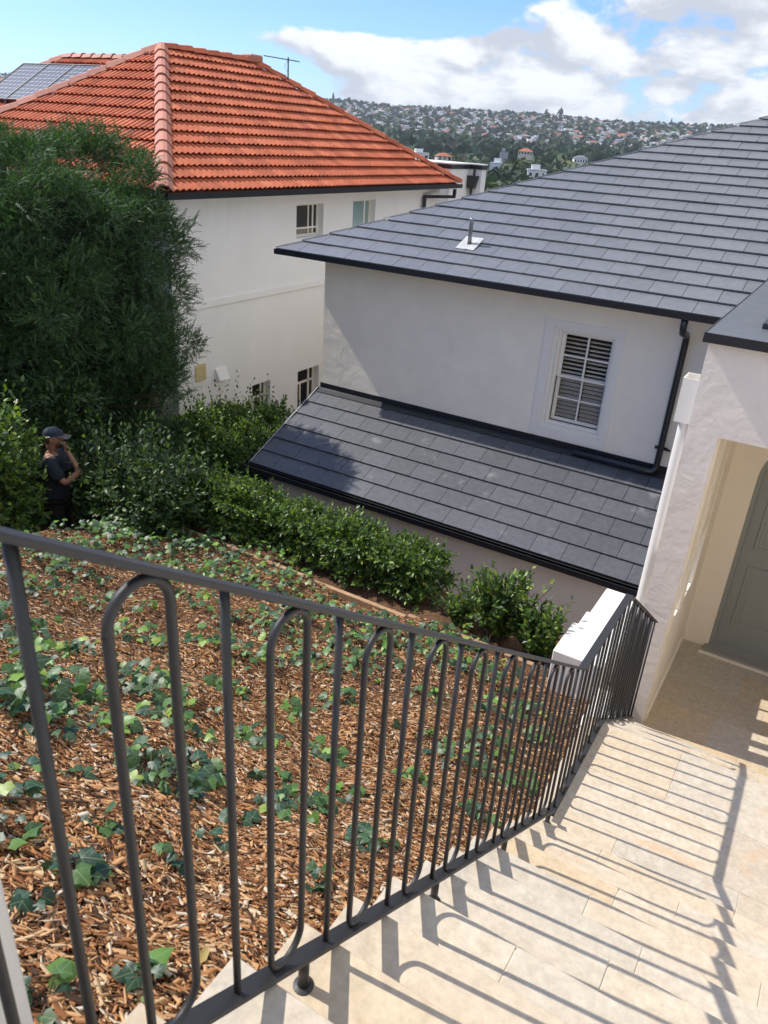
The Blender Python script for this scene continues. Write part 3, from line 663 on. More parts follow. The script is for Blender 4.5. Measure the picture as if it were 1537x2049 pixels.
# ---------------------------------------------------------------- red roofed house
rh_ = empty('red_roof_house', (-13, 14, -8), 'white rendered house with an orange terracotta tiled hip roof on the left', 'house')
RE = -1.05; mr = .63; cr_ = math.cos(math.atan(mr)); XE = -9.62; YN, YF = 9.37, 19.62; XW = -17.02; TR = 3.70
wins = [(13.22, 14.15, -2.0, -1.36), (15.27, 16.20, -2.0, -1.34), (11.80, 12.38, -5.9, -4.76), (13.33, 14.12, -5.9, -4.79)]
b = MB(); wall_mesh(b, 'X', -10.25, -10.0, 9.75, 19.3, -9.5, RE-.02, wins); wall_mesh(b, 'Y', 9.75, 10.0, -16.7, -10.26, -9.5, RE-.02); wall_mesh(b, 'Y', 19.05, 19.3, -16.7, -10.26, -9.5, RE-.02)
wall_mesh(b, 'X', -16.95, -16.7, 9.75, 19.3, -9.5, RE-.02)
welded(b, 'wall', cool_white, rh_)
b = MB(); b.box(-9.999, -9.975, 9.74, 19.32, -1.33, RE-.03); b.build('frieze_band', cool_white, rh_)
b = MB(); b.box(-9.999, -9.97, 9.74, 19.32, -3.02, -2.89); b.build('string_course', cool_white, rh_, bevel=.008)
b = MB(); b.box(-9.999, -9.985, 9.74, 11.75, -6, -5.2); b.build('plinth_patch', cool_white, rh_)
b = MB(); b.box(-9.96, -9.7, 9.5, 19.5, RE-.03, RE-.015); b.build('soffit', cool_white, rh_)
gutter(rh_, [(-9.58, 9.3, RE-.075), (-9.58, 19.66, RE-.075)], .12, .09); gutter(rh_, [(-9.58, 9.33, RE-.075), (-17, 9.33, RE-.075)], .12, .09)
b = MB(); b.bar((-9.60, 19.40, RE-.10), (-9.60, 19.40, -1.30), .07, .07); b.bar((-9.60, 19.43, -1.335), (-9.93, 18.45, -1.335), .07, .07, side=(0, 0, 1)); b.bar((-9.93, 18.42, -1.30), (-9.93, 18.42, -6), .07, .07); b.build('downpipe', black_metal, rh_)
for wi, (y0, y1, z0, z1) in enumerate(wins):
    b = MB(); xg = -10.14; ysash = y0+(y1-y0)*.72
    wall_mesh(b, 'X', xg-.04, xg, y0, y1, z0, z1, [(y0+.04, y1-.05, z0+.05, z1-.04)])
    w_ = welded(b, 'window', white_paint, rh_)
    b = MB()
    if wi < 1: b.box(xg-.03, xg-.005, ysash-.09, ysash-.06, z0+.05, z1-.04); b.box(xg-.03, xg-.005, ysash+.06, ysash+.10, z0+.05, z1-.04); b.box(xg-.032, xg-.007, y0+.04, y1-.05, z0+.15, z0+.18)
    elif wi == 1: b.box(xg-.03, xg-.005, ysash, ysash+.05, z0+.05, z1-.04)
    else: b.box(xg-.03, xg-.005, y0+.04, y1-.05, z1-.36, z1-.31); b.box(xg-.033, xg-.003, (y0+ysash)/2-.02, (y0+ysash)/2+.02, z0+.05, z1-.36); b.box(xg-.03, xg-.005, ysash, ysash+.05, z0+.05, z1-.04)
    b.build('sash_bar', white_paint, w_)
    b = MB(); b.quad((xg-.02, y0+.04, z0+.05), (xg-.02, y1-.05, z0+.05), (xg-.02, y1-.05, z1-.04), (xg-.02, y0+.04, z1-.04)); b.build('pane', glass_blue if wi == 1 else glass_dark, w_)
b = MB(); b.box(-9.999, -9.87, 10.72, 11.0, -4.40, -4.19)
b.v = [(x+(.10 if (z > -4.25 and x > -9.9) else 0)*-1, y, z) for x, y, z in b.v]; b.build('vent_hood', cool_white, rh_)
b = MB(); wall_mesh(b, 'X', -9.999, -9.985, 10.2, 10.47, -4.33, -4.02); 
for q in range(4): b.box(-9.985, -9.975, 10.2, 10.47, -4.32+q*.075, -4.29+q*.075)
b.build('air_brick', M('yellow vent', (.62, .52, .28), .7), rh_)

def red_tiles(parent, O, U, Vd, halves, umax, ncourse, gauge, tw, limit):
    O = np.array(O, float); U = unit(np.array(U, float)); Vd = unit(np.array(Vd, float)); Nn = np.cross(U, Vd)
    if Nn[2] < 0: Nn = -Nn
    prof = [(0, .002), (.10, .002), (.17, .024), (.25, .028), (.33, .024), (.40, .0), (.5, -.002), (.60, .002), (.67, .024), (.75, .028), (.83, .024), (.90, .0), (1.0, .002)]
    tiles = []
    for r_ in range(ncourse):
        x = -tw+(.5*tw if r_ % 2 else 0)
        while x < umax:
            v0, v1 = r_*gauge, (r_+1)*gauge+.03; cor = [(x, v0), (x+tw, v0), (x+tw, v1), (x, v1)]
            ins = [all(h[0]*c[0]+h[1]*c[1]+h[2] >= 0 for h in halves) for c in cor]; poly = cor
            for h in halves: poly = clip(poly, h) if len(poly) > 2 else []
            if len(poly) > 2: tiles.append((r_, x, all(ins)))
            x += tw
    def geo(bm, r_, x, full):
        jt = rnd.uniform(-.004, .004); ju = rnd.uniform(-.003, .003); rows = []
        for (f, hb) in ((0, .070+jt), (.5, .044+jt*.5), (1.08, .014)):
            rr = []
            for (s_, h) in prof:
                p = O+U*(x+s_*tw*.995+ju)+Vd*((r_+f)*gauge)+Nn*(hb+h); rr.append(bm.verts.new(p))
            rows.append(rr)
        low = [bm.verts.new(v.co-Vector(Nn*.020)+Vector(Vd*.004)) for v in rows[0]]
        fs = []
        for A, B in ((low, rows[0]), (rows[0], rows[1]), (rows[1], rows[2])):
            for i in range(len(prof)-1): fs.append(bm.faces.new((A[i], A[i+1], B[i+1], B[i])))
        if not full:
            for h in halves:
                no = U*h[0]+Vd*h[1]; l = np.linalg.norm(no); 
                # point on the line
                pt = O+(U*h[0]+Vd*h[1])*(-h[2]/(h[0]**2+h[1]**2))
                gm = [e for f_ in fs if f_.is_valid for e in (*f_.verts, *f_.edges, f_)]
                gm = list({id(e): e for e in gm if e.is_valid}.values())
                if not gm: break
                rs = bmesh.ops.bisect_plane(bm, geom=gm, plane_co=Vector(pt), plane_no=Vector(no/l), clear_inner=True)
                fs = [e for e in rs['geom'] if isinstance(e, bmesh.types.BMFace) and e.is_valid]
    def key(t):
        c = O+U*(t[1]+tw/2)+Vd*((t[0]+.5)*gauge); return (0 if visible(c[None], 1.02)[0] else 1, c@CF)
    tiles.sort(key=key)
    def flush(bm, kind=None):
        if not bm.faces: bm.free(); return
        me = bpy.data.meshes.new('roof_tile'); bmesh.ops.recalc_face_normals(bm, faces=bm.faces) if False else None
        bm.normal_update(); bm.to_mesh(me); bm.free(); o = link('roof_tile', me, terracotta, parent)
        if kind: o['kind'] = kind
    for t in tiles[:limit]: bm = bmesh.new(); geo(bm, *t); flush(bm)
    bm = bmesh.new()
    for t in tiles[limit:]: 
        if t[2]: geo(bm, *t)
    flush(bm, 'stuff')
    bm = bmesh.new()
    for t in tiles[limit:]:
        if not t[2]:
            b2 = bmesh.new(); geo(b2, *t); me = bpy.data.meshes.new('t'); b2.to_mesh(me); b2.free(); bm.from_mesh(me); bpy.data.meshes.remove(me)
    flush(bm, 'stuff')
gR = 4.36/14
# roof deck below the tiles
apx1 = (XE-TR, YN+TR, RE+TR*mr); apx2 = (XE-TR, YF-TR, RE+TR*mr)
b = MB(); e = [(XE, YN, RE), (XE, YF, RE), (XW, YF, RE), (XW, YN, RE)]
b.poly([e[0], e[1], apx2, apx1]); b.poly([e[0], apx1, e[3]]); b.poly([e[1], e[2], apx2]); b.poly([e[2], e[3], apx1, apx2])
b.build('roof_deck', M('terracotta deck', (.22, .07, .035), .9), rh_)
WD = YF-YN
red_tiles(rh_, (XE, YN, RE), (0, 1, 0), (-cr_, 0, cr_*mr), [(1, -cr_, 0), (-1, -cr_, WD), (0, -1, TR/cr_)], WD, 14, gR, .27, 230)
WX = XE-XW
red_tiles(rh_, (XE, YN, RE), (-1, 0, 0), (0, cr_, cr_*mr), [(1, -cr_, 0), (-1, -cr_, WX), (0, -1, TR/cr_)], WX, 14, gR, .27, 60)
def caps(parent, p0, p1, mat=terracotta_cap, l=.36, wd=.135, flat=.06, h=.085):
    p0 = np.array(p0, float); p1 = np.array(p1, float); n = max(1, int(np.linalg.norm(p1-p0)/l)); d = unit(p1-p0); s_ = unit(np.cross(d, [0, 0, 1.])); u = np.cross(s_, d)
    for i in range(n):
        a = p0+(p1-p0)*i/n; c = p0+(p1-p0)*(i+1)/n+d*.03; b = MB()
        sec = [(-wd, 0), (-flat, h), (0, h+.012), (flat, h), (wd, 0)]; k1 = 1.10; k2 = .94
        jt = rnd.uniform(-.004, .004)
        A = [tuple(a+s_*x*k1+u*(z*k1+.028+jt)) for x, z in sec]; B = [tuple(c+s_*x*k2+u*(z*k2+.012+jt)) for x, z in sec]
        A2 = [tuple(np.array(q)-u*.022*(1 if j not in (0, 4) else 1)) for j, q in enumerate(A)]
        b.v = A+B+A2
        for j in range(4): b.face((j, j+1, 5+j+1, 5+j)); b.face((10+j, 10+j+1, j+1, j))
        b.build('ridge_cap', mat, parent, norm=False)
caps(rh_, (XE-.02, YN-.02, RE+.02), apx1); caps(rh_, (XW, YN, RE+.02), apx1); caps(rh_, (XE+.02, YF+.02, RE+.02), apx2, mat=terracotta); caps(rh_, apx2, apx1, mat=terracotta)
b = MB(); b.box(apx2[0]-.16, apx2[0]+.16, apx2[1]-.25, apx2[1]+.16, apx2[2]+.0, apx2[2]+.17); b.build('ridge_end_cap', terracotta_cap, rh_, bevel=.03)
# wing further left carrying the solar panels
wing = empty('roof_wing', (-20, 15, -8)) if False else rh_
WXR, WXL, WYR = -15.0, -19.54, 15.70; ZR = 1.28; dW = 3.70
b = MB(); xl = WXL-dW
b.poly([(xl, WYR-dW, RE), (WXR, WYR-dW, RE), (WXR, WYR, ZR), (WXL, WYR, ZR)]); b.poly([(xl, WYR-dW, RE), (WXL, WYR, ZR), (xl, WYR+dW, RE)]); b.poly([(xl, WYR+dW, RE), (WXL, WYR, ZR), (WXR, WYR, ZR), (WXR, WYR+dW, RE)])
b.build('roof_deck', MATS['terracotta deck'], rh_)
red_tiles(rh_, (xl, WYR-dW, RE), (1, 0, 0), (0, cr_, cr_*mr), [(1, -cr_, 0), (-1, 0, WXR-xl), (0, -1, dW/cr_)], WXR-xl, 14, gR, .27, 0)
caps(rh_, (xl, WYR-dW, RE+.02), (WXL, WYR, ZR)); caps(rh_, (WXR, WYR, ZR), (WXL, WYR, ZR))
b = MB(); b.box(xl+.35, -16.96, WYR-dW+.4, WYR+dW-.4, -9.5, RE-.02); b.build('wing_wall', cool_white, rh_)
# solar panels
def solarmat():
    m = M('solar cell glass', (.012, .016, .035), .3, spec=.35); nt = m.node_tree; p = [n for n in nt.nodes if n.type == 'BSDF_PRINCIPLED'][0]
    uv = N(nt, 'ShaderNodeUVMap'); s = N(nt, 'ShaderNodeSeparateXYZ'); L(nt, uv.outputs[0], s.inputs[0])
    def lines(sock, wd): f = math_node(nt, 'FRACT', sock); return math_node(nt, 'GREATER_THAN', math_node(nt, 'ABSOLUTE', math_node(nt, 'SUBTRACT', f, .5)), .5-wd)
    grid = math_node(nt, 'MAXIMUM', lines(s.outputs[0], .025), lines(s.outputs[1], .025))
    fx = math_node(nt, 'ABSOLUTE', math_node(nt, 'SUBTRACT', math_node(nt, 'FRACT', s.outputs[0]), .5)); fy = math_node(nt, 'ABSOLUTE', math_node(nt, 'SUBTRACT', math_node(nt, 'FRACT', s.outputs[1]), .5))
    dia = math_node(nt, 'GREATER_THAN', math_node(nt, 'ADD', fx, fy), .84)
    mk = math_node(nt, 'MAXIMUM', grid, dia)
    mx = N(nt, 'ShaderNodeMixRGB'); L(nt, mk, mx.inputs[0]); mx.inputs[1].default_value = (.035, .04, .05, 1); mx.inputs[2].default_value = (.5, .52, .54, 1); L(nt, mx.outputs[0], p.inputs['Base Color'])
    return m
solar_m = solarmat(); alu = M('aluminium frame', (.16, .17, .19), .4, metal=.5)
def on_wing(x, y, h=0): 
    n = unit(np.array([0, -mr, 1.])); return np.array([x, y, RE+(y-(WYR-dW))*mr])+n*h
for q in range(3):
    x0 = -20.46+q*1.01; x1 = x0+.99; y0, y1 = 13.80, 15.19
    lab = ['leftmost blue solar panel on the red roof behind the conifer', 'middle blue solar panel of the three on the red roof', 'rightmost blue solar panel nearest the tiled hip'][q]
    t = empty('solar_panel', tuple(on_wing((x0+x1)/2, y0, .10)), lab, 'solar panel', 'solar panels on the tiled roof')
    b = MB()
    A_, B_, C_, D_ = on_wing(x0, y0, .15), on_wing(x1, y0, .15), on_wing(x1, y1, .15), on_wing(x0, y1, .15)
    me = bpy.data.meshes.new('cells'); me.from_pydata([tuple(v) for v in (A_, B_, C_, D_)], [], [(0, 1, 2, 3)]); l = me.uv_layers.new(name='uv'); 
    for i, uvv in enumerate(((0, 0), (6, 0), (6, 10), (0, 10))): l.data[i].uv = uvv
    link('cells', me, solar_m, t)
    for P_, Q_ in ((A_, B_), (B_, C_), (C_, D_), (D_, A_)): b.bar(P_, Q_, .014, .035, side=unit(np.cross(Q_-P_, [0, -mr, 1])))
    for P_ in (A_, B_, C_, D_): b.bar(P_, P_-np.array([0, 0, .16]), .03, .03)
    b.build('frame', alu, t)
# antenna
an = empty('tv_antenna', (-12.71, 16.42, .98), 'thin grey television antenna on a mast above the red roof ridge', 'antenna')
am = M('antenna metal', (.09, .09, .10), .5, metal=.3)
b = MB(); b.tube([(-12.71, 16.42, .85), (-12.71, 16.42, 1.46)], .016, 8); b.build('mast', am, an)
d1 = unit(np.array([-.95, -.1, .10])); c0 = np.array([-12.71, 16.42, 1.41])
b = MB(); b.tube([c0-d1*.28, c0+d1*.66], .013, 6); b.build('boom', am, an)
for q in range(8):
    c = c0-d1*.24+d1*.86*q/7; hl = .20-.012*q; e_ = np.array([.25, -.85, .0]); e_ = unit(e_); b = MB(); b.tube([c-e_*hl, c+e_*hl], .007, 5); b.build('element', am, an)
b = MB(); b.tube([c0, c0+np.array([-.1, 0, -.13]), c0+np.array([.0, 0, -.28])], .004, 4); b.build('cable', am, an)

# white flat roofed building behind the red roof's far corner
an2 = empty('flat_roof_building', (-12, 22, -8), 'pale blue white flat roofed building with black cap behind the red roof corner', 'building')
AY, AX1, AZ = 21.0, -9.63, -.56
b = MB(); b.box(-16, -9.97, 19.8, AY+.3, -9, AZ-.14); b.box(-9.969, AX1, AY, AY+.299, -9, AZ-.14); b.build('wall', cool_white, an2)
b = MB(); b.box(-16, -9.95, 19.78, AY+.3, AZ-.139, AZ-.03); b.box(-9.949, AX1+.02, AY-.03, AY+.3, AZ-.139, AZ-.03); b.build('parapet_band', black_metal, an2)
b = MB(); b.box(-16, -9.94, 19.77, AY+.31, AZ-.029, AZ); b.box(-9.939, AX1+.03, AY-.04, AY+.31, AZ-.029, AZ); b.build('parapet_cap', white_top, an2)
b = MB(); b.tube([(AX1-.19, AY-.06, AZ-.14), (AX1-.19, AY-.06, AZ-.3)], .03, 8)
q0 = [(AX1-.34, AZ-.30), (AX1-.04, AZ-.30), (AX1-.12, AZ-.62), (AX1-.32, AZ-.62)]
for i in range(4):
    j = (i+1) % 4; b.quad((q0[i][0], AY-.19, q0[i][1]), (q0[j][0], AY-.19, q0[j][1]), (q0[j][0], AY-.031, q0[j][1]), (q0[i][0], AY-.031, q0[i][1]))
b.poly([(p[0], AY-.19, p[1]) for p in q0]); b.tube([(AX1-.24, AY-.07, AZ-.62), (AX1-.24, AY-.07, -7)], .035, 8); b.build('rain_head', black_metal, an2)

# ---------------------------------------------------------------- foliage tools
LEAF = np.array([(0, 0, 0), (.24, .30, .05), (.20, .68, .03), (0, 1, -.10), (-.20, .68, .03), (-.24, .30, .05), (0, .5, -.03)], float)
LEAF_F = np.array([(0, 1, 6), (1, 2, 6), (2, 3, 6), (3, 4, 6), (4, 5, 6), (5, 0, 6)])
def leaf_mesh_arrays(P, Dir, Nrm, S, jitter=.25):
    Dir = unit(Dir+rng.normal(0, jitter, Dir.shape)); Nrm = unit(Nrm+rng.normal(0, jitter, Nrm.shape))
    U, V, W = frames(Dir, Nrm); return stamp(LEAF, LEAF_F, P, U, V, W, S)
def shoots(base, d, length, nl, size, spread=.75, start=.15):
    """leaf rosettes along each shoot, returns leaf placement arrays"""
    n = len(base); t = np.linspace(start, 1, nl)[None, :, None]
    d = unit(d); k = rng.uniform(0, 2*PI, n)[:, None]+np.arange(nl)[None]*2.4
    a = unit(np.cross(d, np.array([.3, .5, .81]))); b_ = np.cross(d, a)
    rad = np.cos(k)[..., None]*a[:, None]+np.sin(k)[..., None]*b_[:, None]
    bend = np.zeros((n, 1, 3)); bend[..., 2] = .10*length[:, None]
    P = base[:, None]+d[:, None]*t*length[:, None, None]+bend*t**2
    sp = spread*(1.25-.75*t)
    D = d[:, None]*(1-sp*.5)+rad*sp
    Nn = d[:, None]*.8-rad*.4+np.array([0, 0, .5])
    S = size*rng.uniform(.7, 1.2, (n, nl))*(1.1-.35*t[..., 0])
    return P.reshape(-1, 3), D.reshape(-1, 3), Nn.reshape(-1, 3), S.ravel()
def sticks(parent, name, A, B, r=.004, mat=None, kind=None):
    d = unit(B-A); u = unit(np.cross(d, np.array([.9, .1, .3]))); v = np.cross(d, u); r = np.broadcast_to(r, (len(A),))[:, None]
    V = []
    for p, s_ in ((A, 1.), (B, .6)):
        for q in range(3): V.append(p+(math.cos(q*2.094)*u+math.sin(q*2.094)*v)*r*s_)
    V = np.stack(V, 1).reshape(-1, 3); n = np.arange(len(A))[:, None, None]*6
    F = (n+np.array([(0, 1, 4, 3), (1, 2, 5, 4), (2, 0, 3, 5)])[None]).reshape(-1, 4)
    o = fast_mesh(name, V, F, mat or stem_m, parent)
    if kind: o['kind'] = kind
    return o
def hedge(name, label, x0, x1, y0, y1, z0, z1, nsh, mat, size=.05, cat='hedge', spike=0, group=None, lean=(0, 0, .5), length=.16, faces=(1, 1, 1, 1), nl=8, wob=.05, stems=160):
    t = empty(name, ((x0+x1)/2, (y0+y1)/2, z0), label, cat, group)
    lx, ly, lz = x1-x0, y1-y0, z1-z0
    ar = np.array([lx*ly*1.3, lx*lz, lx*lz*.35, ly*lz, ly*lz]); ar = ar/ar.sum(); f = rng.choice(5, nsh, p=ar)
    P = np.stack([rng.uniform(x0, x1, nsh), rng.uniform(y0, y1, nsh), z0+lz*(1-rng.random(nsh)**1.2*.85)], 1); Nn = np.zeros((nsh, 3))
    for k, (ax, val, s_) in enumerate(((2, z1, 1), (1, y0, -1), (1, y1, 1), (0, x0, -1), (0, x1, 1))):
        m = f == k; P[m, ax] = val; Nn[m, ax] = s_
    w_ = wob*(np.sin(P[:, 0]*4.3+P[:, 1]*3)+np.sin(P[:, 0]*9.1+P[:, 2]*7+1)+.8*np.sin(P[:, 1]*13+P[:, 2]*15))
    P += Nn*w_[:, None]-Nn*rng.random((nsh, 1))**1.5*.16
    L_ = length*rng.uniform(.6, 1.3, nsh)
    if spike: m = rng.random(nsh) < spike; L_[m] *= rng.uniform(1.8, 3.4, m.sum()); Nn[m] = Nn[m]*.3+np.array([0, 0, 1.])
    D = Nn+np.array(lean)+rng.normal(0, .35, (nsh, 3)); 
    A = shoots(P, D, L_, nl, size)
    ni = int(nsh*1.2); Pi = np.stack([rng.uniform(x0+.05, x1-.05, ni), rng.uniform(y0+.05, y1-.05, ni), rng.uniform(z0+lz*.15, z1-.05, ni)], 1)
    Di = rng.normal(0, 1, (ni, 3)); Ni = rng.normal(0, 1, (ni, 3))+[0, 0, 1]
    A = [np.concatenate(q) for q in zip(A, (Pi, Di, Ni, np.full(ni, size)))]
    V, F = leaf_mesh_arrays(*A); fast_mesh('foliage', V, F, mat, t, kind='stuff')
    ns = stems; bx = np.stack([rng.uniform(x0+.05, x1-.05, ns), rng.uniform(y0+.08, y1-.05, ns), np.full(ns, z0-.1)], 1); tp = bx+np.stack([rng.normal(0, .12, ns), rng.normal(0, .08, ns), rng.uniform(.5, 1., ns)*lz], 1)
    sticks(t, 'stems', bx, tp, rng.uniform(.003, .008, ns), kind='stuff')
    return t
hedge('clipped_hedge', 'clipped glossy green hedge running along the timber edging below the lower slate roof', -6.0, -2.86, 5.92, 6.40, -4.27, -3.83, 3000, hedge_m, .060, length=.13, wob=.04)
hedge('loose_shrub', 'dark upright leafy shrub just right of the standing man', -7.05, -5.85, 5.3, 6.05, -4.6, -3.85, 1300, dark_leaf_m, .080, 'shrub', spike=.25, length=.24, nl=10, wob=.07)
hedge('loose_shrub', 'glossy leaved shrub cut by the left edge of the photo in front of the man', -8.0, -7.15, 4.15, 4.75, -4.6, -3.13, 900, hedge_m, .085, 'shrub', spike=.15, length=.2, wob=.06, stems=60)
hedge('laurel_hedge', 'dark laurel hedge behind the man at the foot of the conifer', -12.5, -7.9, 5.75, 6.3, -5.2, -3.15, 2600, dark_leaf_m, .085, spike=.03, wob=.06, stems=80)
hedge('laurel_hedge', 'sunlit laurel hedge between the conifer and the white house wall', -9.3, -7.35, 8.6, 10.4, -6.0, -4.68, 3300, hedge_m, .085, spike=.10, length=.18, wob=.09)
hedge('laurel_hedge', 'shaded leafy hedge at the corner of the lower slate roof', -8.4, -6.6, 6.75, 7.8, -5.5, -4.75, 2600, dark_leaf_m, .065, spike=.06, wob=.07)
for (x, y, z, n, s_, h, lab) in ((-2.42, 5.92, -4.25, 40, .065, .34, 'small dark shrub at the right end of the clipped hedge'), (-2.04, 5.93, -4.25, 150, .085, .60, 'tallest bushy shrub with pale green tips in front of the lower wall'), (-1.62, 5.84, -4.25, 110, .078, .46, 'low green shrub beside the stepped white wall')):
    t = empty('garden_shrub', (x, y, z), lab, 'shrub', 'shrubs beside the white wall')
    B0 = np.tile([x, y, z], (n, 1))+rng.normal(0, .05, (n, 3))*[1, 1, 0]; T_ = np.stack([np.minimum(x+rng.normal(0, .16, n), -1.47), y+rng.normal(0, .12, n), z+h*rng.uniform(.45, 1.15, n)], 1)
    V, F = leaf_mesh_arrays(*shoots(B0, T_-B0, np.linalg.norm(T_-B0, axis=1), 16, s_, spread=.8, start=.25)); fast_mesh('foliage', V, F, hedge_m, t, kind='stuff'); sticks(t, 'stems', B0, T_, .005, kind='stuff')

# ---------------------------------------------------------------- conifer
def frond_template():
    V = []; F = []; n = 6
    for i in range(n):
        y = .04+.90*i/(n-1); l = .27*(1-.65*(i/(n-1))**1.4)
        for s_ in (-1, 1):
            z = -.20*y*y; a = np.array([0, y-.05, z]); d = np.array([s_*.66, .75, -.12])
            k = len(V); V += [a, a+np.array([0, .135, 0]), a+d*l+np.array([0, .01, -.05*l])]; F.append((k, k+1, k+2))
    k = len(V); V += [np.array([-.03, .82, -.14]), np.array([.03, .82, -.14]), np.array([0, 1.06, -.27])]; F.append((k, k+1, k+2))
    return np.array(V), np.array(F)
FT, FF = frond_template()
co = empty('conifer', (-11.6, 7.2, -5.3), 'tall dense dark green cypress conifer filling the left side in front of the white house', 'tree')
C0 = np.array([-11.93, 7.10, -2.74]); H0 = np.array([3.72, 1.5, 2.46])
nb = 4600
vx0 = -12.9
ar_ = np.array([4.9*2*H0[2], 2*H0[1]*2*H0[2], 4.9*2*H0[1], 4.9*.9*2*H0[2]*.3]); fc = rng.choice(4, nb, p=[.10, .46, .20, .24])
q = np.stack([rng.uniform((vx0-C0[0])/H0[0], 1, nb), rng.uniform(-1, 1, nb), rng.uniform(-1, 1, nb)], 1)
q[fc == 0, 1] = -1; q[fc == 1, 0] = 1; q[fc == 2, 2] = 1; q[fc == 3, 1] = 1; q[fc == 3, 0] = rng.uniform(.55, 1, (fc == 3).sum())
Sp = q/((np.abs(q)**14).sum(1)**(1/14))[:, None]; Pb = C0+Sp*H0; qb = np.sign(Sp)*np.abs(Sp)**5
# finer, lumpy surface
lump = .27*np.sin(Pb[:, 0]*2.3+Pb[:, 2]*1.9)+.20*np.sin(Pb[:, 2]*3.7+Pb[:, 1]*2.4)+.10*np.sin(Pb[:, 0]*5.1-Pb[:, 2]*6.3)
Pb[:, 0] -= (C0[2]+H0[2]-Pb[:, 2])*.035; Pb[:, 2] -= .30*(1-smooth(Pb[:, 1], 5.6, 8.0))*smooth(Pb[:, 2], -4.5, -.5)
nrm = unit(qb); Pb += nrm*lump[:, None]
pick_ = [0]; dmin = np.linalg.norm(Pb-Pb[0], axis=1)
for k in range(149):
    a = int(np.argmax(dmin)); pick_.append(a); dmin = np.minimum(dmin, np.linalg.norm(Pb-Pb[a], axis=1))
pick_ = np.array([a for a in pick_ if Pb[a, 2] < .02]); cr = rng.uniform(.30, .62, len(pick_)); cc = Pb[pick_]-nrm[pick_]*(cr*rng.uniform(.75, 1.15, len(cr)))[:, None]; cn = nrm[pick_]
nfr = 130000; ci = rng.choice(len(cc), nfr, p=cr**2/(cr**2).sum()); dd = unit(rng.normal(0, 1, (nfr, 3))+cn[ci]*.9+np.array([0, 0, .25]))
lum = 1+.16*np.sin(dd[:, 0]*7+ci)+.14*np.sin(dd[:, 2]*9+ci*2.)
Pf = cc[ci]+dd*(cr[ci]*(rng.uniform(.12, 1.0, nfr)**.5)*lum)[:, None]*[1, 1, .85]
keep = visible(Pf, 1.3) & ((unit(Pf-C0) @ np.array([.8, -.2, .5]) > -.5)); keep &= (cn[ci] @ np.array([.9, -.05, .35]) > -.5); kk = np.where(keep)[0]; kk = kk[:62000]; Pf, dd, ci = Pf[kk], dd[kk], ci[kk]
Df = unit(dd*.75+np.array([0, 0, .12])+rng.normal(0, .42, dd.shape)); Nf = np.array([0, 0, .8])+dd*.8+rng.normal(0, .4, dd.shape)
U, V_, W_ = frames(Df, Nf); V, F = stamp(FT, FF, Pf, U, V_, W_, rng.uniform(.10, .17, len(Pf)))
fast_mesh('foliage', V, F, conifer_m, co, kind='stuff')
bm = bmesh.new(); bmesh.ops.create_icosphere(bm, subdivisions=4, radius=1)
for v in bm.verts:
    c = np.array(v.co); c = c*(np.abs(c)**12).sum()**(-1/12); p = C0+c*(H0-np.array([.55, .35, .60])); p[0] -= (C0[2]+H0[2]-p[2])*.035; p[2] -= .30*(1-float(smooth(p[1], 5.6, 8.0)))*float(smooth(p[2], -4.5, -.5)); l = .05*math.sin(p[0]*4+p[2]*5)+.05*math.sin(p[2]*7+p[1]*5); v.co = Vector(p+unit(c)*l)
me = bpy.data.meshes.new('inner_foliage'); bm.to_mesh(me); bm.free(); link('inner_foliage', me, M('shade-dark inner foliage', (.006, .014, .006), .95, col2=(.012, .020, .009), vscale=3, bump=.05, bscale=14, coords='World'), co)  # solid core blocking the view through; the crown's inner shade is in its colour
b = MB(); b.tube([(-9.6, 7.0, -5.6), (-9.7, 7.05, -3.5), (-9.8, 7.1, -1.2)], [.16, .12, .05], 9); b.tube([(-12.2, 7.2, -5.6), (-12.1, 7.25, -3), (-12, 7.2, -.9)], [.17, .12, .05], 9); b.build('trunk', bark, co, smooth=True)
A = []; B_ = []
for k in range(70):
    a = np.array([-9.65, 7.02, rng.uniform(-5.2, -3.6)]); A.append(a); B_.append(a+np.array([rng.uniform(.2, 1.8), rng.uniform(-1.3, 1.0), rng.uniform(-.1, .6)]))
sticks(co, 'branches', np.array(A), np.array(B_), .012, bark, kind='stuff')

# a second dark tree left of the man, in front of the cypress
def side_tree():
    t = empty('leafy_tree', (-11.1, 5.3, -5.1), 'tall dark tree beyond the left edge that shades the man and the shrubs', 'tree')
    n = 7000; d = unit(rng.normal(0, 1, (n, 3))); P = np.array([-11.1, 5.32, -1.7])+d*np.array([1.6, .78, 2.7])*rng.uniform(.55, 1.05, (n, 1))
    V, F = leaf_mesh_arrays(P, rng.normal(0, 1, (n, 3)), d+[0, 0, .5], rng.uniform(.09, .16, n)); fast_mesh('crown', V, F, dark_leaf_m, t, kind='stuff')
    b = MB(); b.tube([(-11.1, 5.3, -5.4), (-11.05, 5.32, -3), (-11.1, 5.3, -.6)], [.15, .11, .05], 9); b.build('trunk', bark, t, smooth=True)
side_tree()

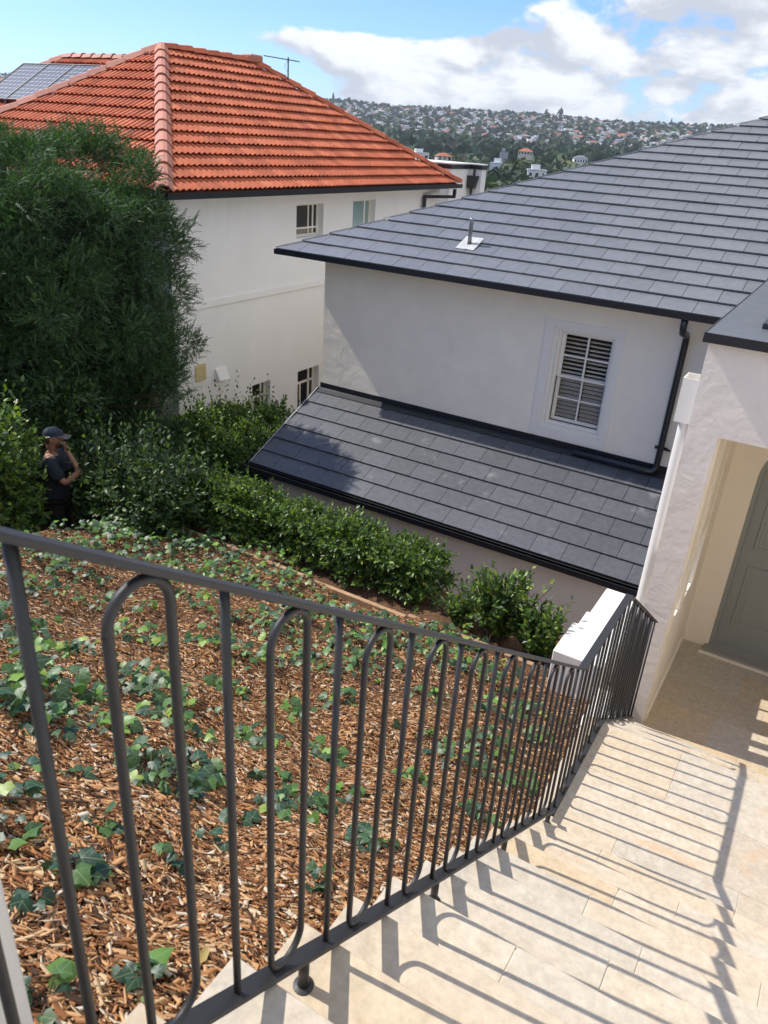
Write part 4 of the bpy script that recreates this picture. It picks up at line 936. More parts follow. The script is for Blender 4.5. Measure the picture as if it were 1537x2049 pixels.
# ---------------------------------------------------------------- bark mulch
def scatter(n, x0, x1, y0, y1):
    P = np.stack([rng.uniform(x0, x1, n), rng.uniform(y0, y1, n)], 1); P = np.concatenate([P, ground_z(P[:, 0], P[:, 1])[:, None]], 1); return P[visible(P, 1.22, .3)]
CH = np.array([(-.3, -.5, 0), (.5, -.38, 0), (.35, .5, 0), (-.5, .33, 0), (-.3, -.5, 1), (.5, -.38, 1), (.35, .5, 1), (-.5, .33, 1)], float)
CHF = np.array([(4, 5, 6, 7), (1, 2, 6, 5), (3, 0, 4, 7)])
def chipset(P, lmin, lmax):
    n = len(P); e = .03
    gx_ = (ground_z(P[:, 0]+e, P[:, 1])-ground_z(P[:, 0]-e, P[:, 1]))/(2*e); gy_ = (ground_z(P[:, 0], P[:, 1]+e)-ground_z(P[:, 0], P[:, 1]-e))/(2*e)
    Nn = unit(np.stack([-gx_, -gy_, np.ones(n)], 1)); th = rng.uniform(0, 2*PI, n); D = np.stack([np.cos(th), np.sin(th), np.zeros(n)], 1); D = D-Nn*(D*Nn).sum(1)[:, None]
    Nj = unit(Nn+rng.normal(0, .42, (n, 3))); U, V_, W_ = frames(D+rng.normal(0, .12, (n, 3)), Nj)
    l = lmin+(lmax-lmin)*rng.random(n)**2.0; w_ = np.minimum(l*(.10+.32*rng.random(n)**1.8), .018); h = np.minimum(.004, w_*.5)*rng.uniform(.4, 1.1, n)
    P = P+Nn*(rng.uniform(-.002, .016, n))[:, None]
    S = np.stack([w_, l, h], 1); t = CH[None]*S[:, None, :]
    Vv = P[:, None]+t[..., 0:1]*U[:, None]+t[..., 1:2]*V_[:, None]+t[..., 2:3]*W_[:, None]
    return Vv.reshape(-1, 3), (CHF[None]+(np.arange(n)*8)[:, None, None]).reshape(-1, 4)
PA = scatter(70000, -2.6, -.75, .25, 2.2); PB = scatter(62000, -3.6, -.75, .25, 4.0); PC = scatter(85000, -6.6, -.75, .8, 5.66)
V1, F1 = chipset(np.concatenate([PA, PB]), .011, .055); V2, F2 = chipset(PC, .016, .056)
mu = fast_mesh('bark_mulch', np.concatenate([V1, V2]), np.concatenate([F1, F2+len(V1)]), chips, kind='stuff'); mu['label'] = 'orange brown bark mulch covering the sloping garden bed'
for k in range(9):
    pass

# ---------------------------------------------------------------- ivy
IV = [(0, .02, 0), (.18, -.12, -.01), (.38, -.12, -.05), (.44, .06, -.03), (.58, .30, -.10), (.40, .46, -.02), (.22, .70, -.01), (0, .98, -.12), (-.22, .70, -.01), (-.40, .46, -.02), (-.58, .30, -.10), (-.44, .06, -.03), (-.38, -.12, -.05), (-.18, -.12, -.01), (0, .33, .04)]
IV = np.array(IV, float); IVF = np.array([(i, (i+1) % 14, 14) for i in range(14)])
IVUV = IV[:, :2].copy()
clumps = [(-2.38, 1.37, 0.22, 30), (-2.55, 1.69, 0.2, 22), (-3.18, 1.95, 0.21, 18), (-3.77, 2.25, 0.18, 10), (-4.27, 3.46, 0.24, 10), (-3.66, 3.06, 0.21, 14), (-2.6, 2.24, 0.21, 22), (-2.14, 1.98, 0.14, 12), (-1.75, 1.5, 0.15, 22), (-1.78, 1.71, 0.1, 8), (-1.86, 1.03, 0.06, 2), (-1.68, 0.9, 0.07, 5), (-1.5, 0.77, 0.06, 3), (-1.3, 0.82, 0.06, 6), (-1.25, 0.66, 0.03, 1), (-0.94, 0.49, 0.06, 3), (-0.87, 0.66, 0.06, 3), (-3.53, 4.09, 0.29, 14), (-3.36, 3.5, 0.19, 8), (-2.76, 3.0, 0.16, 8), (-2.06, 2.46, 0.15, 9), (-3.04, 3.52, 0.18, 8), (-3.27, 4.44, 0.34, 22), (-2.75, 4.07, 0.27, 16), (-2.82, 4.69, 0.26, 14), (-2.44, 4.39, 0.24, 12), (-2.52, 5.15, 0.27, 16), (-2.31, 3.62, 0.14, 6), (-1.9, 2.85, 0.13, 8), (-1.41, 1.8, 0.1, 7), (-1.43, 2.04, 0.09, 5), (-1.42, 2.31, 0.08, 5), (-1.02, 1.89, 0.1, 8), (-1.41, 2.99, 0.09, 4), (-1.27, 3.46, 0.17, 12), (-1.27, 3.89, 0.19, 14), (-1.43, 4.5, 0.19, 12), (-2.07, 4.95, 0.21, 10), (-0.95, 3.6, 0.12, 8), (-0.98, 2.95, 0.09, 6), (-1.69, 5.14, 0.21, 9), (-2.42, 5.47, 0.19, 8), (-0.93, 1.39, 0.05, 2), (-2.12, 1.6, 0.1, 8), (-2.15, 1.31, 0.11, 12), (-3.12, 2.28, 0.14, 8), (-4.63, 3.1, 0.23, 10), (-4.88, 3.07, 0.23, 12), (-5.11, 3.7, 0.26, 14), (-5.37, 4.3, 0.29, 14), (-5.14, 4.51, 0.29, 12), (-4.77, 4.66, 0.29, 14), (-4.5, 4.93, 0.3, 14), (-4.02, 4.97, 0.29, 14), (-3.61, 5.05, 0.24, 14), (-3.3, 5.19, 0.24, 10), (-2.9, 5.18, 0.18, 8), (-5.57, 3.46, 0.26, 14), (-5.58, 3.86, 0.23, 14), (-5.51, 4.86, 0.26, 14), (-5.13, 5.32, 0.32, 16), (-4.64, 5.56, 0.32, 16), (-4.11, 5.47, 0.23, 10), (-4.39, 4.17, 0.2, 6), (-3.93, 4.05, 0.19, 5), (-3.0, 3.81, 0.13, 4), (-2.37, 3.23, 0.11, 4), (-1.64, 2.02, 0.07, 3), (-1.93, 4.21, 0.11, 4), (-1.52, 3.54, 0.1, 4), (-1.07, 4.38, 0.13, 6), (-1.3, 4.82, 0.14, 6), (-2.18, 5.61, 0.16, 8), (-1.82, 1.2, 0.05, 2), (-1.43, 1.0, 0.04, 2), (-1.28, 1.29, 0.04, 1), (-1.24, 1.09, 0.04, 2), (-1.4, 1.55, 0.05, 2)]
clumps += [(-6.0, 4.9, .3, 30), (-5.9, 4.4, .3, 26), (-6.0, 5.4, .3, 26), (-5.5, 5.5, .3, 26), (-5.6, 4.0, .3, 20), (-5.9, 3.6, .3, 18)]
def ivy_leaves(cx, cy, r_, n, smin=.032, smax=.074):
    rr = r_*np.sqrt(rng.random(n))*1.15; th = rng.uniform(0, 2*PI, n); P = np.stack([cx+rr*np.cos(th), cy+rr*np.sin(th)], 1)
    z = ground_z(P[:, 0], P[:, 1])+.015+.19*np.clip(r_/.2, .35, 1)*rng.random(n)*(1-.6*(rr/r_/1.15)**2)
    P = np.concatenate([P, z[:, None]], 1)
    D = np.stack([np.cos(th)+rng.normal(0, .8, n), np.sin(th)-.15+rng.normal(0, .8, n), rng.normal(-.25, .25, n)], 1)
    Nn = np.stack([rng.normal(.0, .35, n), rng.normal(-.25, .35, n), np.ones(n)], 1)
    S = smin+(smax-smin)*rng.random(n)**1.3
    return P, D, Nn, S
order = sorted(range(len(clumps)), key=lambda i: float(np.array([clumps[i][0], clumps[i][1], float(ground_z(clumps[i][0], clumps[i][1]))])@CF))
near_c = [i for i in order][:34]
ivy_label = {0: 'ivy plant', }
total = 0; AP_, AD, AN, AS = [], [], [], []
base_meshes = []
def ivy_shape(k):
    me = bpy.data.meshes.new('ivy_leaf'); v = IV.copy(); v[:, 2] += rng.normal(0, .018, len(v)); v[:, 0] *= rng.uniform(.85, 1.1); v[:, 2] -= .10*v[:, 0]**2*rng.uniform(0, 3)
    me.from_pydata([tuple(p) for p in v], [], [tuple(f) for f in IVF]); l = me.uv_layers.new(name='uv')
    for p in me.polygons:
        for li in p.loop_indices: l.data[li].uv = tuple(IVUV[me.loops[li].vertex_index])
    me.polygons.foreach_set('use_smooth', [True]*len(me.polygons)); return me
# leaf colours per object: a few tinted materials
def ivy_tint(i, col, tr=.22):
    m = leafmat('ivy leaf %d' % i, [(0, tuple(c*.8 for c in col)), (1, tuple(c*1.2 for c in col))], tr, .45, True); return m
tints = [ivy_tint(i, c) for i, c in enumerate(((.022, .06, .032), (.03, .075, .036), (.045, .10, .035), (.07, .15, .035), (.12, .24, .045), (.24, .33, .05)))]
shapes = [[ivy_shape(i*3+j) for j in range(2)] for i in range(6)]
for i in range(6):
    for s_ in shapes[i]: s_.materials.append(tints[i])
wts = [.22, .24, .24, .16, .10, .04]
def where_label(cx, cy, n):
    side = 'near the white pier' if cy < .9 else 'beside the steps' if cx > -1.15 else 'in the middle of the mulch' if cx > -2 else 'towards the left edge of the mulch'
    return side
ivyparts = 0
for rank, i in enumerate(order):
    cx, cy, r_, n = clumps[i]; n = int(n*3.1)+1; r_ = r_*.88
    if cy > 4.6: n = int(n*1.5)
    P, D, Nn, S = ivy_leaves(cx, cy, r_, n)
    if cy < 1.2: S = S*.92
    if ivyparts+n <= 300:
        zc = float(ground_z(cx, cy)); size_w = 'large' if n > 30 else 'small' if n > 6 else 'tiny'
        t = empty('ivy_plant', (cx, cy, zc), None, 'ivy', 'ivy plants rooted in the bark mulch'); t['_r'] = rank
        U, V_, W_ = frames(unit(D), unit(Nn))
        st = MB()
        for a in range(n):
            c = rng.choice(6, p=wts); o = bpy.data.objects.new('leaf', shapes[c][rng.integers(2)]); COL.objects.link(o); o.parent = t
            mtx = Matrix(((U[a, 0], V_[a, 0], W_[a, 0], P[a, 0]), (U[a, 1], V_[a, 1], W_[a, 1], P[a, 1]), (U[a, 2], V_[a, 2], W_[a, 2], P[a, 2]), (0, 0, 0, 1)))
            o.matrix_parent_inverse = Matrix.Translation(t.location).inverted(); o.matrix_basis = mtx @ Matrix.Scale(float(S[a]), 4)
            gp = (cx+rng.normal(0, r_*.4), cy+rng.normal(0, r_*.4)); g0 = np.array([gp[0], gp[1], float(ground_z(*gp))]); md = (g0+P[a])/2+np.array([0, 0, .02]); st.tube([g0, md, P[a]], .0016, 4, caps=False)
        st.build('stem', ivy_stem, t, norm=False); t['_n'] = n; t['_x'] = cx; t['_y'] = cy; ivyparts += n
    else: AP_.append(P); AD.append(D); AN.append(Nn); AS.append(S)
nr = 70; xs_, ys_ = rng.uniform(-6.2, -.85, nr), rng.uniform(1.2, 5.6, nr)
for x, y in zip(xs_, ys_):
    q_ = ivy_leaves(x, y, .05, rng.integers(1, 3)); AP_.append(q_[0]); AD.append(q_[1]); AN.append(q_[2]); AS.append(q_[3])
AP_, AD, AN, AS = map(np.concatenate, (AP_, AD, AN, AS)); U, V_, W_ = frames(unit(AD), unit(AN)); V, F = stamp(IV, IVF, AP_, U, V_, W_, AS)
fast_mesh('ivy_ground_cover', V, F, ivy_m, None, kind='stuff', uv=np.tile(IVUV, (len(AP_), 1)), smooth=True)['label'] = 'scattered ivy leaves creeping over the bark mulch'
vn = len(AP_); vb = AP_+np.stack([rng.normal(0, .07, vn), rng.normal(0, .07, vn), np.zeros(vn)], 1); vb[:, 2] = ground_z(vb[:, 0], vb[:, 1])+.004
sticks(None, 'ivy_stems', vb, AP_, .0016, ivy_stem, kind='stuff')['label'] = 'thin brown ivy stems rooting into the mulch'
# runners: long thin vines creeping over the mulch
rb = MB()
for k in range(90):
    c = clumps[rnd.randrange(len(clumps))]; x, y = c[0], c[1]; th = rnd.uniform(0, 2*PI); pts = []
    for q in range(7):
        pts.append((x, y, float(ground_z(x, y))+.017+.008*rnd.random())); th += rnd.uniform(-.5, .5); x += .055*math.cos(th); y += .055*math.sin(th)
        if x > -.80 or y > 5.6: break
    if len(pts) > 2: rb.tube(pts, .0022, 4, caps=False)
rb.build('ivy_runners', ivy_stem, kind='stuff', norm=False)['label'] = 'long ivy runners creeping across the mulch'
# fallen dry leaves
nd = 170; dl = scatter(nd*2, -5.5, -.85, .4, 5.4)[:nd]; dl[:, 2] += .022
V, F = leaf_mesh_arrays(dl, rng.normal(0, 1, (len(dl), 3))*[1, 1, .15], np.tile([0, 0, 1.], (len(dl), 1)), rng.uniform(.025, .055, len(dl)))
fast_mesh('fallen_leaves', V, F, M('dry leaf', (.25, .13, .05), .8, island=[(0, (.07, .035, .018)), (.5, (.24, .12, .05)), (.85, (.42, .27, .12)), (1, (.45, .38, .10))]), kind='stuff')['label'] = 'dry brown fallen leaves scattered on the mulch'
ivs = sorted([o for o in bpy.data.objects if o.name.startswith('ivy_plant')], key=lambda o: o['_y'])
places = {}
for o in ivs:
    n, x, y = o['_n'], o['_x'], o['_y']
    sz = 'big dense' if n > 30 else 'leafy' if n > 12 else 'small' if n > 5 else 'sparse'
    pl = 'closest to the white pier' if y < .6 else 'near the lower left pier' if y < .95 and x > -1.4 else 'left of the nearest looped bar' if x < -1.6 else 'seen between the nearest railing bars' if x > -1.35 and y < 1.5 else 'further down beside the steps' if x > -1.2 else 'in open mulch behind the railing'
    places.setdefault((sz, pl), []).append(o)
ords = ['nearest', 'second nearest', 'third nearest', 'fourth nearest', 'fifth nearest', 'sixth nearest', 'seventh nearest', 'eighth nearest']
for (sz, pl), os_ in places.items():
    for k, o in enumerate(os_): o['label'] = (f'{sz} ivy plant {pl}' if len(os_) == 1 else f'{ords[k]} of the {sz} ivy plants {pl}')
for o in ivs:
    for k in ('_n', '_x', '_y', '_r'): del o[k]
# a few larger splinters and a bamboo cane on the mulch
for k, (x, y, l, a, lab) in enumerate(((-2.75, 2.55, .22, .6, 'long pale wood splinter lying on the mulch beyond the looped bar'), (-1.62, .82, .5, 1.35, 'thin brown twig lying on the mulch near the pier'), (-2.9, 2.75, .12, 1.2, 'short broad wood chip on the mulch behind the railing'))):
    b = MB(); d = np.array([math.cos(a), math.sin(a)])*l/2; p0 = np.array([x-d[0], y-d[1], float(ground_z(x-d[0], y-d[1]))+.018]); p1 = np.array([x+d[0], y+d[1], float(ground_z(x+d[0], y+d[1]))+.022])
    if k == 1: b.tube([p0, (p0+p1)/2+np.array([0, 0, .01]), p1], [.006, .005, .003], 6)
    else: b.bar(p0, p1, .026 if k == 0 else .035, .006, side=unit(np.cross(p1-p0, [0, 0, 1.])))
    tag(b.build('twig' if k == 1 else 'wood_chip', ivy_stem if k == 1 else timber), lab, 'twig' if k == 1 else 'wood chip')

# ---------------------------------------------------------------- person
def skin_obj(name, joints, edges, radii, mat, parent, sub=2, root=0):
    me = bpy.data.meshes.new(name); me.from_pydata(joints, edges, []); o = link(name, me, mat, parent)
    m = o.modifiers.new('skin', 'SKIN'); m.use_smooth_shade = True
    for i, r_ in enumerate(radii):
        v = me.skin_vertices[0].data[i]; v.radius = r_ if hasattr(r_, '__len__') else (r_, r_); v.use_root = (i == root)
    s_ = o.modifiers.new('sub', 'SUBSURF'); s_.levels = sub; s_.render_levels = sub; return o
pe = empty('person', (-7.30, 5.12, -5.0), 'bearded man in dark cap and dark t-shirt with one hand at his mouth', 'person')
skin_c = M('skin', (.30, .15, .10), .55, var=.08, vscale=20); shirt = M('dark navy cotton', (.010, .016, .028), .9, bump=.002, bscale=25); pants = M('black trousers', (.010, .010, .012), .9); hair = M('brown hair', (.10, .045, .022), .8, bump=.004, bscale=120, var=.3, vscale=40); capm = M('navy cap', (.012, .020, .045), .8, bump=.001, bscale=90); brimm = M('grey brown cap brim', (.10, .085, .08), .8); printm = M('grey shirt print', (.34, .34, .34), .8)
J = [(0, 0, .98), (0, 0, 1.18), (.0, 0, 1.40), (.0, 0, 1.50), (.03, 0, 1.58), (.05, 0, 1.66),
     (.0, -.17, 1.43), (.17, -.25, 1.20), (.33, -.20, 1.33), (.19, -.07, 1.54),
     (.0, .17, 1.43), (.10, .22, 1.18), (.30, .05, 1.16),
     (0, -.10, .92), (.02, -.12, .50), (-.02, -.13, .07), (.12, -.14, .03), (0, .10, .92), (.03, .12, .50), (.02, .13, .07), (.16, .14, .03)]
E_ = [(0, 1), (1, 2), (2, 3), (3, 4), (4, 5), (2, 6), (6, 7), (7, 8), (8, 9), (2, 10), (10, 11), (11, 12), (0, 13), (13, 14), (14, 15), (15, 16), (0, 17), (17, 18), (18, 19), (19, 20)]
Rr = [(.12, .15), (.12, .15), (.11, .15), .060, .075, .085, .062, .045, .036, .026, .062, .045, .030, .085, .055, .040, .035, .085, .055, .040, .035]
TH = math.radians(40)
def pxf(p): x, y, z = p; return (x*math.cos(TH)-y*math.sin(TH)-7.30, x*math.sin(TH)+y*math.cos(TH)+5.12, z-4.945)
skin_obj('body', [pxf(p) for p in J], E_, Rr, skin_c, pe)
def ell(name, c, r_, mat, sub=3, cut=None, mod=None):
    bm = bmesh.new(); bmesh.ops.create_icosphere(bm, subdivisions=sub, radius=1)
    for v in bm.verts:
        p = [c[0]+v.co.x*r_[0], c[1]+v.co.y*r_[1], c[2]+v.co.z*r_[2]]
        if mod: p = mod(p, v.co)
        v.co = p
    if cut: bmesh.ops.delete(bm, geom=[v for v in bm.verts if cut(v.co)], context='VERTS')
    for v in bm.verts: v.co = pxf(v.co)
    me = bpy.data.meshes.new(name); 
    for f in bm.faces: f.smooth = True
    bm.to_mesh(me); bm.free(); return link(name, me, mat, pe)
def facemod(p, u):
    if u.x > .8 and abs(u.y) < .25 and -.35 < u.z < .1: p[0] += .022*(1-abs(u.y)/.25)
    return p
ell('head', (.055, 0, 1.655), (.098, .076, .122), skin_c, mod=facemod)
ell('ear', (.035, -.077, 1.65), (.018, .010, .030), skin_c, 2)
ell('hair', (.040, 0, 1.665), (.106, .085, .118), hair, cut=lambda v: v.x > .03 or v.z > 1.70 or v.z < 1.59)
ell('beard', (.092, 0, 1.600), (.072, .066, .062), hair, cut=lambda v: v.x < .045 or v.z > 1.635)
ell('cap', (.045, 0, 1.70), (.112, .090, .085), capm, cut=lambda v: v.z < 1.685)
b = MB(); n0 = 9
for k in range(n0):
    a = -1.1+2.2*k/(n0-1); b.v += [pxf((.045+.105*math.cos(a), .085*math.sin(a), 1.692)), pxf((.075+.165*math.cos(a*.62), .085*math.sin(a), 1.678-.008*abs(a))), pxf((.075+.165*math.cos(a*.62), .085*math.sin(a), 1.672-.008*abs(a))), pxf((.045+.105*math.cos(a), .085*math.sin(a), 1.685))]
for k in range(n0-1):
    for (i, j) in ((0, 1), (1, 2), (2, 3), (3, 0)): b.face((4*k+i, 4*k+j, 4*k+4+j, 4*k+4+i))
b.build('cap_brim', brimm, pe)
b = MB(); b.quad(*[pxf(p) for p in ((.150, -.018, 1.715), (.150, .018, 1.715), (.143, .018, 1.745), (.143, -.018, 1.745))]); b.build('cap_badge', printm, pe, norm=False)
Js = [(0, 0, .90), (0, 0, 1.10), (0, 0, 1.28), (-.005, 0, 1.42), (0, -.18, 1.42), (.14, -.255, 1.235), (0, .18, 1.42), (.09, .235, 1.24)]
skin_obj('shirt', [pxf(p) for p in Js], [(0, 1), (1, 2), (2, 3), (3, 4), (4, 5), (3, 6), (6, 7)], [(.19, .22), (.18, .21), (.17, .20), (.11, .12), .095, .085, .095, .085], shirt, pe, root=1)
skin_obj('trousers', [pxf(p) for p in [(0, 0, .95), (0, -.10, .88), (.02, -.12, .50), (-.02, -.13, .10), (0, .10, .88), (.03, .12, .50), (.02, .13, .10)]], [(0, 1), (1, 2), (2, 3), (0, 4), (4, 5), (5, 6)], [.145, .105, .078, .065, .105, .078, .065], pants, pe)
# hand: palm and five curled fingers at the mouth
hx = np.array([.185, -.075, 1.545])
ell('palm', tuple(hx), (.022, .038, .042), skin_c, 2)
for k in range(4):
    l = (.030, .034, .032, .026)[k]; y0 = hx[1]-.026+.018*k; p = [(hx[0]+.005, y0, hx[2]+.028), (hx[0]+.006, y0+.002, hx[2]+.028+l), (hx[0]-.012, y0+.005, hx[2]+.034+l*1.6), (hx[0]-.034, y0+.008, hx[2]+.030+l*1.5)]
    skin_obj('finger', [pxf(q_) for q_ in p], [(0, 1), (1, 2), (2, 3)], [.0095, .0088, .008, .007], skin_c, pe, 1)
p = [(hx[0]-.010, hx[1]+.032, hx[2]-.012), (hx[0]-.028, hx[1]+.048, hx[2]+.012), (hx[0]-.040, hx[1]+.052, hx[2]+.036)]
skin_obj('thumb', [pxf(q_) for q_ in p], [(0, 1), (1, 2)], [.011, .010, .008], skin_c, pe, 1)
# pale rounded print on the back of the shirt
b = MB()
for (cy, cz, r_, a0, a1) in ((.03, 1.26, .055, -.3, 3.3), (-.09, 1.235, .055, -.2, 2.6)):
    pts = [(-.152-.004*math.sin(a0+(a1-a0)*k/10), cy+r_*math.cos(a0+(a1-a0)*k/10), cz+r_*math.sin(a0+(a1-a0)*k/10)) for k in range(11)]; b.tube([pxf(q_) for q_ in pts], .006, 5)
b.build('shirt_print', printm, pe)

# ---------------------------------------------------------------- the far valley and hillside
RZr = [30, 60, 150, 300, 600, 900, 1200, 1700, 2200, 2700, 4500]; RZz = [-12, -13, -17, -21, -22, -19, -8, 22, 60, 66, 10]
def far_z(r_, a): return np.interp(r_, RZr, RZz)+(np.sin(a*23+r_*.002)*2.2+np.sin(a*51+1)*1.2)*smooth(r_, 500, 2000)+np.sin(a*9+r_*.006)*1.5*smooth(r_, 100, 500)-22*smooth(a, -.16, .3)*smooth(r_, 1500, 2300)
ra = np.array([30, 45, 70, 100, 150, 220, 300, 450, 600, 750, 900, 1050, 1200, 1350, 1500, 1700, 1900, 2050, 2200, 2350, 2500, 2700, 3200, 4500]); aa = np.radians(np.arange(-110, 71, 1.0))
R_, A_ = np.meshgrid(ra, aa, indexing='ij'); V = np.stack([R_*np.sin(A_), R_*np.cos(A_), far_z(R_, A_)], -1).reshape(-1, 3); na = len(aa); i, j = np.meshgrid(np.arange(len(ra)-1), np.arange(na-1), indexing='ij'); a = (i*na+j).ravel()
hill = fast_mesh('hills', V, np.stack([a, a+1, a+na+1, a+na], 1), M('distant ground', (.018, .028, .012), .95, col2=(.05, .055, .03), vscale=.03, coords='World'), kind='structure', smooth=True)
gs = 9000; b = MB(); b.quad((-gs, -gs, -60), (gs, -gs, -60), (gs, gs, -60), (-gs, gs, -60)); b.build('far_ground', MATS['distant ground'], kind='structure')
def az_px_ok(a): return (a > math.radians(-62)) & (a < math.radians(8))
# trees: leaf clump clouds
def crown_template(n, seed, squash=.8, leaf=.16):
    r2 = np.random.default_rng(seed); nl = 7; lc = unit(r2.normal(0, 1, (nl, 3)))*r2.uniform(.25, .62, (nl, 1)); lr = r2.uniform(.38, .6, nl); k = r2.integers(0, nl, n)
    d = unit(r2.normal(0, 1, (n, 3))); P = lc[k]+d*lr[k][:, None]*r2.uniform(.8, 1.05, (n, 1)); P[:, 2] *= squash
    nn = unit(d+r2.normal(0, .5, (n, 3))); u = unit(np.cross(nn, r2.normal(0, 1, (n, 3)))); v = np.cross(nn, u); s_ = leaf*r2.uniform(.6, 1.4, (n, 1))
    V = np.stack([P-u*s_-v*s_*.7, P+u*s_-v*s_*.7, P+u*s_*.8+v*s_*.8, P-u*s_*.9+v*s_*.6], 1).reshape(-1, 3); F = np.arange(4*n).reshape(n, 4); return V, F
def far_leaf(name, stops): return leafmat(name, stops, .12, .7)
far_mats = [far_leaf('far foliage %d' % k, [(0, tuple(c*.6 for c in col)), (.6, col), (1, tuple(c*1.7 for c in col))]) for k, col in enumerate(((.024, .052, .020), (.040, .075, .024), (.075, .105, .03), (.12, .14, .045), (.085, .070, .038)))]
def wood(name, R0, R1, n, tpl, amin, amax, smin, smax, mats_w, label, hfun=None):
    objs = {}
    a = np.radians(rng.uniform(amin, amax, n)); r_ = np.sqrt(rng.uniform(R0**2, R1**2, n)); S = rng.uniform(smin, smax, n); mi = rng.choice(5, n, p=mats_w)
    if hfun is not None: k = hfun(r_, a); a, r_, S, mi = a[k], r_[k], S[k], mi[k]
    P = np.stack([r_*np.sin(a), r_*np.cos(a), far_z(r_, a)+S*.75], 1); allV = []; allF = []; allM = []; o = 0
    for t in range(len(tpl)):
        m = np.arange(len(P)) % len(tpl) == t; T, TF = tpl[t]; nn = m.sum(); th = rng.uniform(0, 2*PI, nn); U = np.stack([np.cos(th), np.sin(th), 0*th], 1); V_ = np.stack([-np.sin(th), np.cos(th), 0*th], 1); W_ = np.tile([0, 0, 1.], (nn, 1))
        V, F = stamp(T, TF, P[m], U, V_, W_, np.stack([S[m], S[m], S[m]*rng.uniform(.8, 1.3, nn)], 1)); allV.append(V); allF.append(F+o); allM.append(np.repeat(mi[m], len(TF))); o += len(V)
    ob = fast_mesh(name, np.concatenate(allV), np.concatenate(allF), far_mats, None, kind='stuff', midx=np.concatenate(allM)); ob['label'] = label; return ob
T1 = [crown_template(240, s_, .75, .17) for s_ in range(5)]; T2 = [crown_template(56, s_+10, .75, .30) for s_ in range(5)]; T3 = [crown_template(18, s_+20, .8, .55) for s_ in range(6)]
wood('valley_wood', 55, 260, 420, T1, -45, -2, 2.6, 5.0, [.5, .3, .14, .03, .03], 'dark green wood filling the valley beyond the roofs')
wood('valley_wood', 260, 660, 1900, T2, -48, -2, 4.0, 7.5, [.45, .3, .15, .05, .05], 'green trees of the middle valley below the hillside houses')
wood('valley_wood', 640, 1130, 3000, T3, -62, -2, 6, 11, [.8, .16, .03, .0, .01], 'band of dark parkland trees at the foot of the hill')
wood('hillside_trees', 1100, 2330, 4600, T3, -62, 0, 4.0, 8.5, [.42, .34, .16, .03, .05], 'small trees scattered between the houses of the far hillside')
# individual mid distance trees
def lone(name, label, az_, r_, h, wdt, mat, tpl, cone=False, zup=0):
    a_ = math.radians(az_); x, y = r_*math.sin(a_), r_*math.cos(a_); z = float(far_z(np.array([r_]), np.array([a_]))[0]); t = empty(name, (x, y, z), label, 'tree')
    T, TF = tpl; T = T.copy()
    if cone:
        f = (T[:, 2]-T[:, 2].min())/(np.ptp(T[:, 2])); T[:, :2] *= (1.1-.75*f)[:, None]
    Vv = T*[wdt/2, wdt/2, h*.5]+[x, y, z+zup+h*.58]; fast_mesh('crown', Vv, TF, mat, t, kind='stuff')
    b = MB(); b.tube([(x, y, z-.5), (x, y, z+zup+h*.7)], [h*.035, h*.012], 7); b.build('trunk', bark, t)
for args in (('leafy_tree', 'yellow green rounded tree left of the flat white villa', -29.3, 560, 17, 17, far_mats[3], T1[0]), ('leafy_tree', 'large rounded green tree in the valley near the white mansion', -22.3, 420, 17, 21, far_mats[2], T1[1]), ('leafy_tree', 'pale yellow tree just right of the black rain head', -24.6, 330, 11, 8, far_mats[3], T1[2]),
             ('pine_tree', 'pair of pines standing up on the ridge skyline left of centre', -27.2, 2230, 19, 14, far_mats[1], T2[0], True), ('pine_tree', 'left pine of the two tall pines breaking the ridge skyline', -20.9, 2200, 22, 13, far_mats[1], T2[1], True), ('pine_tree', 'tallest thick pine breaking the ridge skyline', -20.0, 2180, 27, 18, far_mats[1], T2[2], True), ('pine_tree', 'slim pine on the skyline above the right slate roof', -13.1, 2150, 24, 9, far_mats[1], T2[3], True), ('pine_tree', 'small pine on the skyline just right of the red roof', -34.8, 2200, 24, 9, far_mats[0], T2[4], True),
             ('leafy_tree', 'wide dark tree crown on the far hillside skyline at right', -11.3, 2100, 18, 30, far_mats[1], T2[0])): lone(*args)
lone('leafy_tree', 'dark tree showing above the slate roof at the right edge', -5.2, 48, 11, 7.5, far_mats[0], crown_template(1200, 77, .9, .07), zup=5.2)
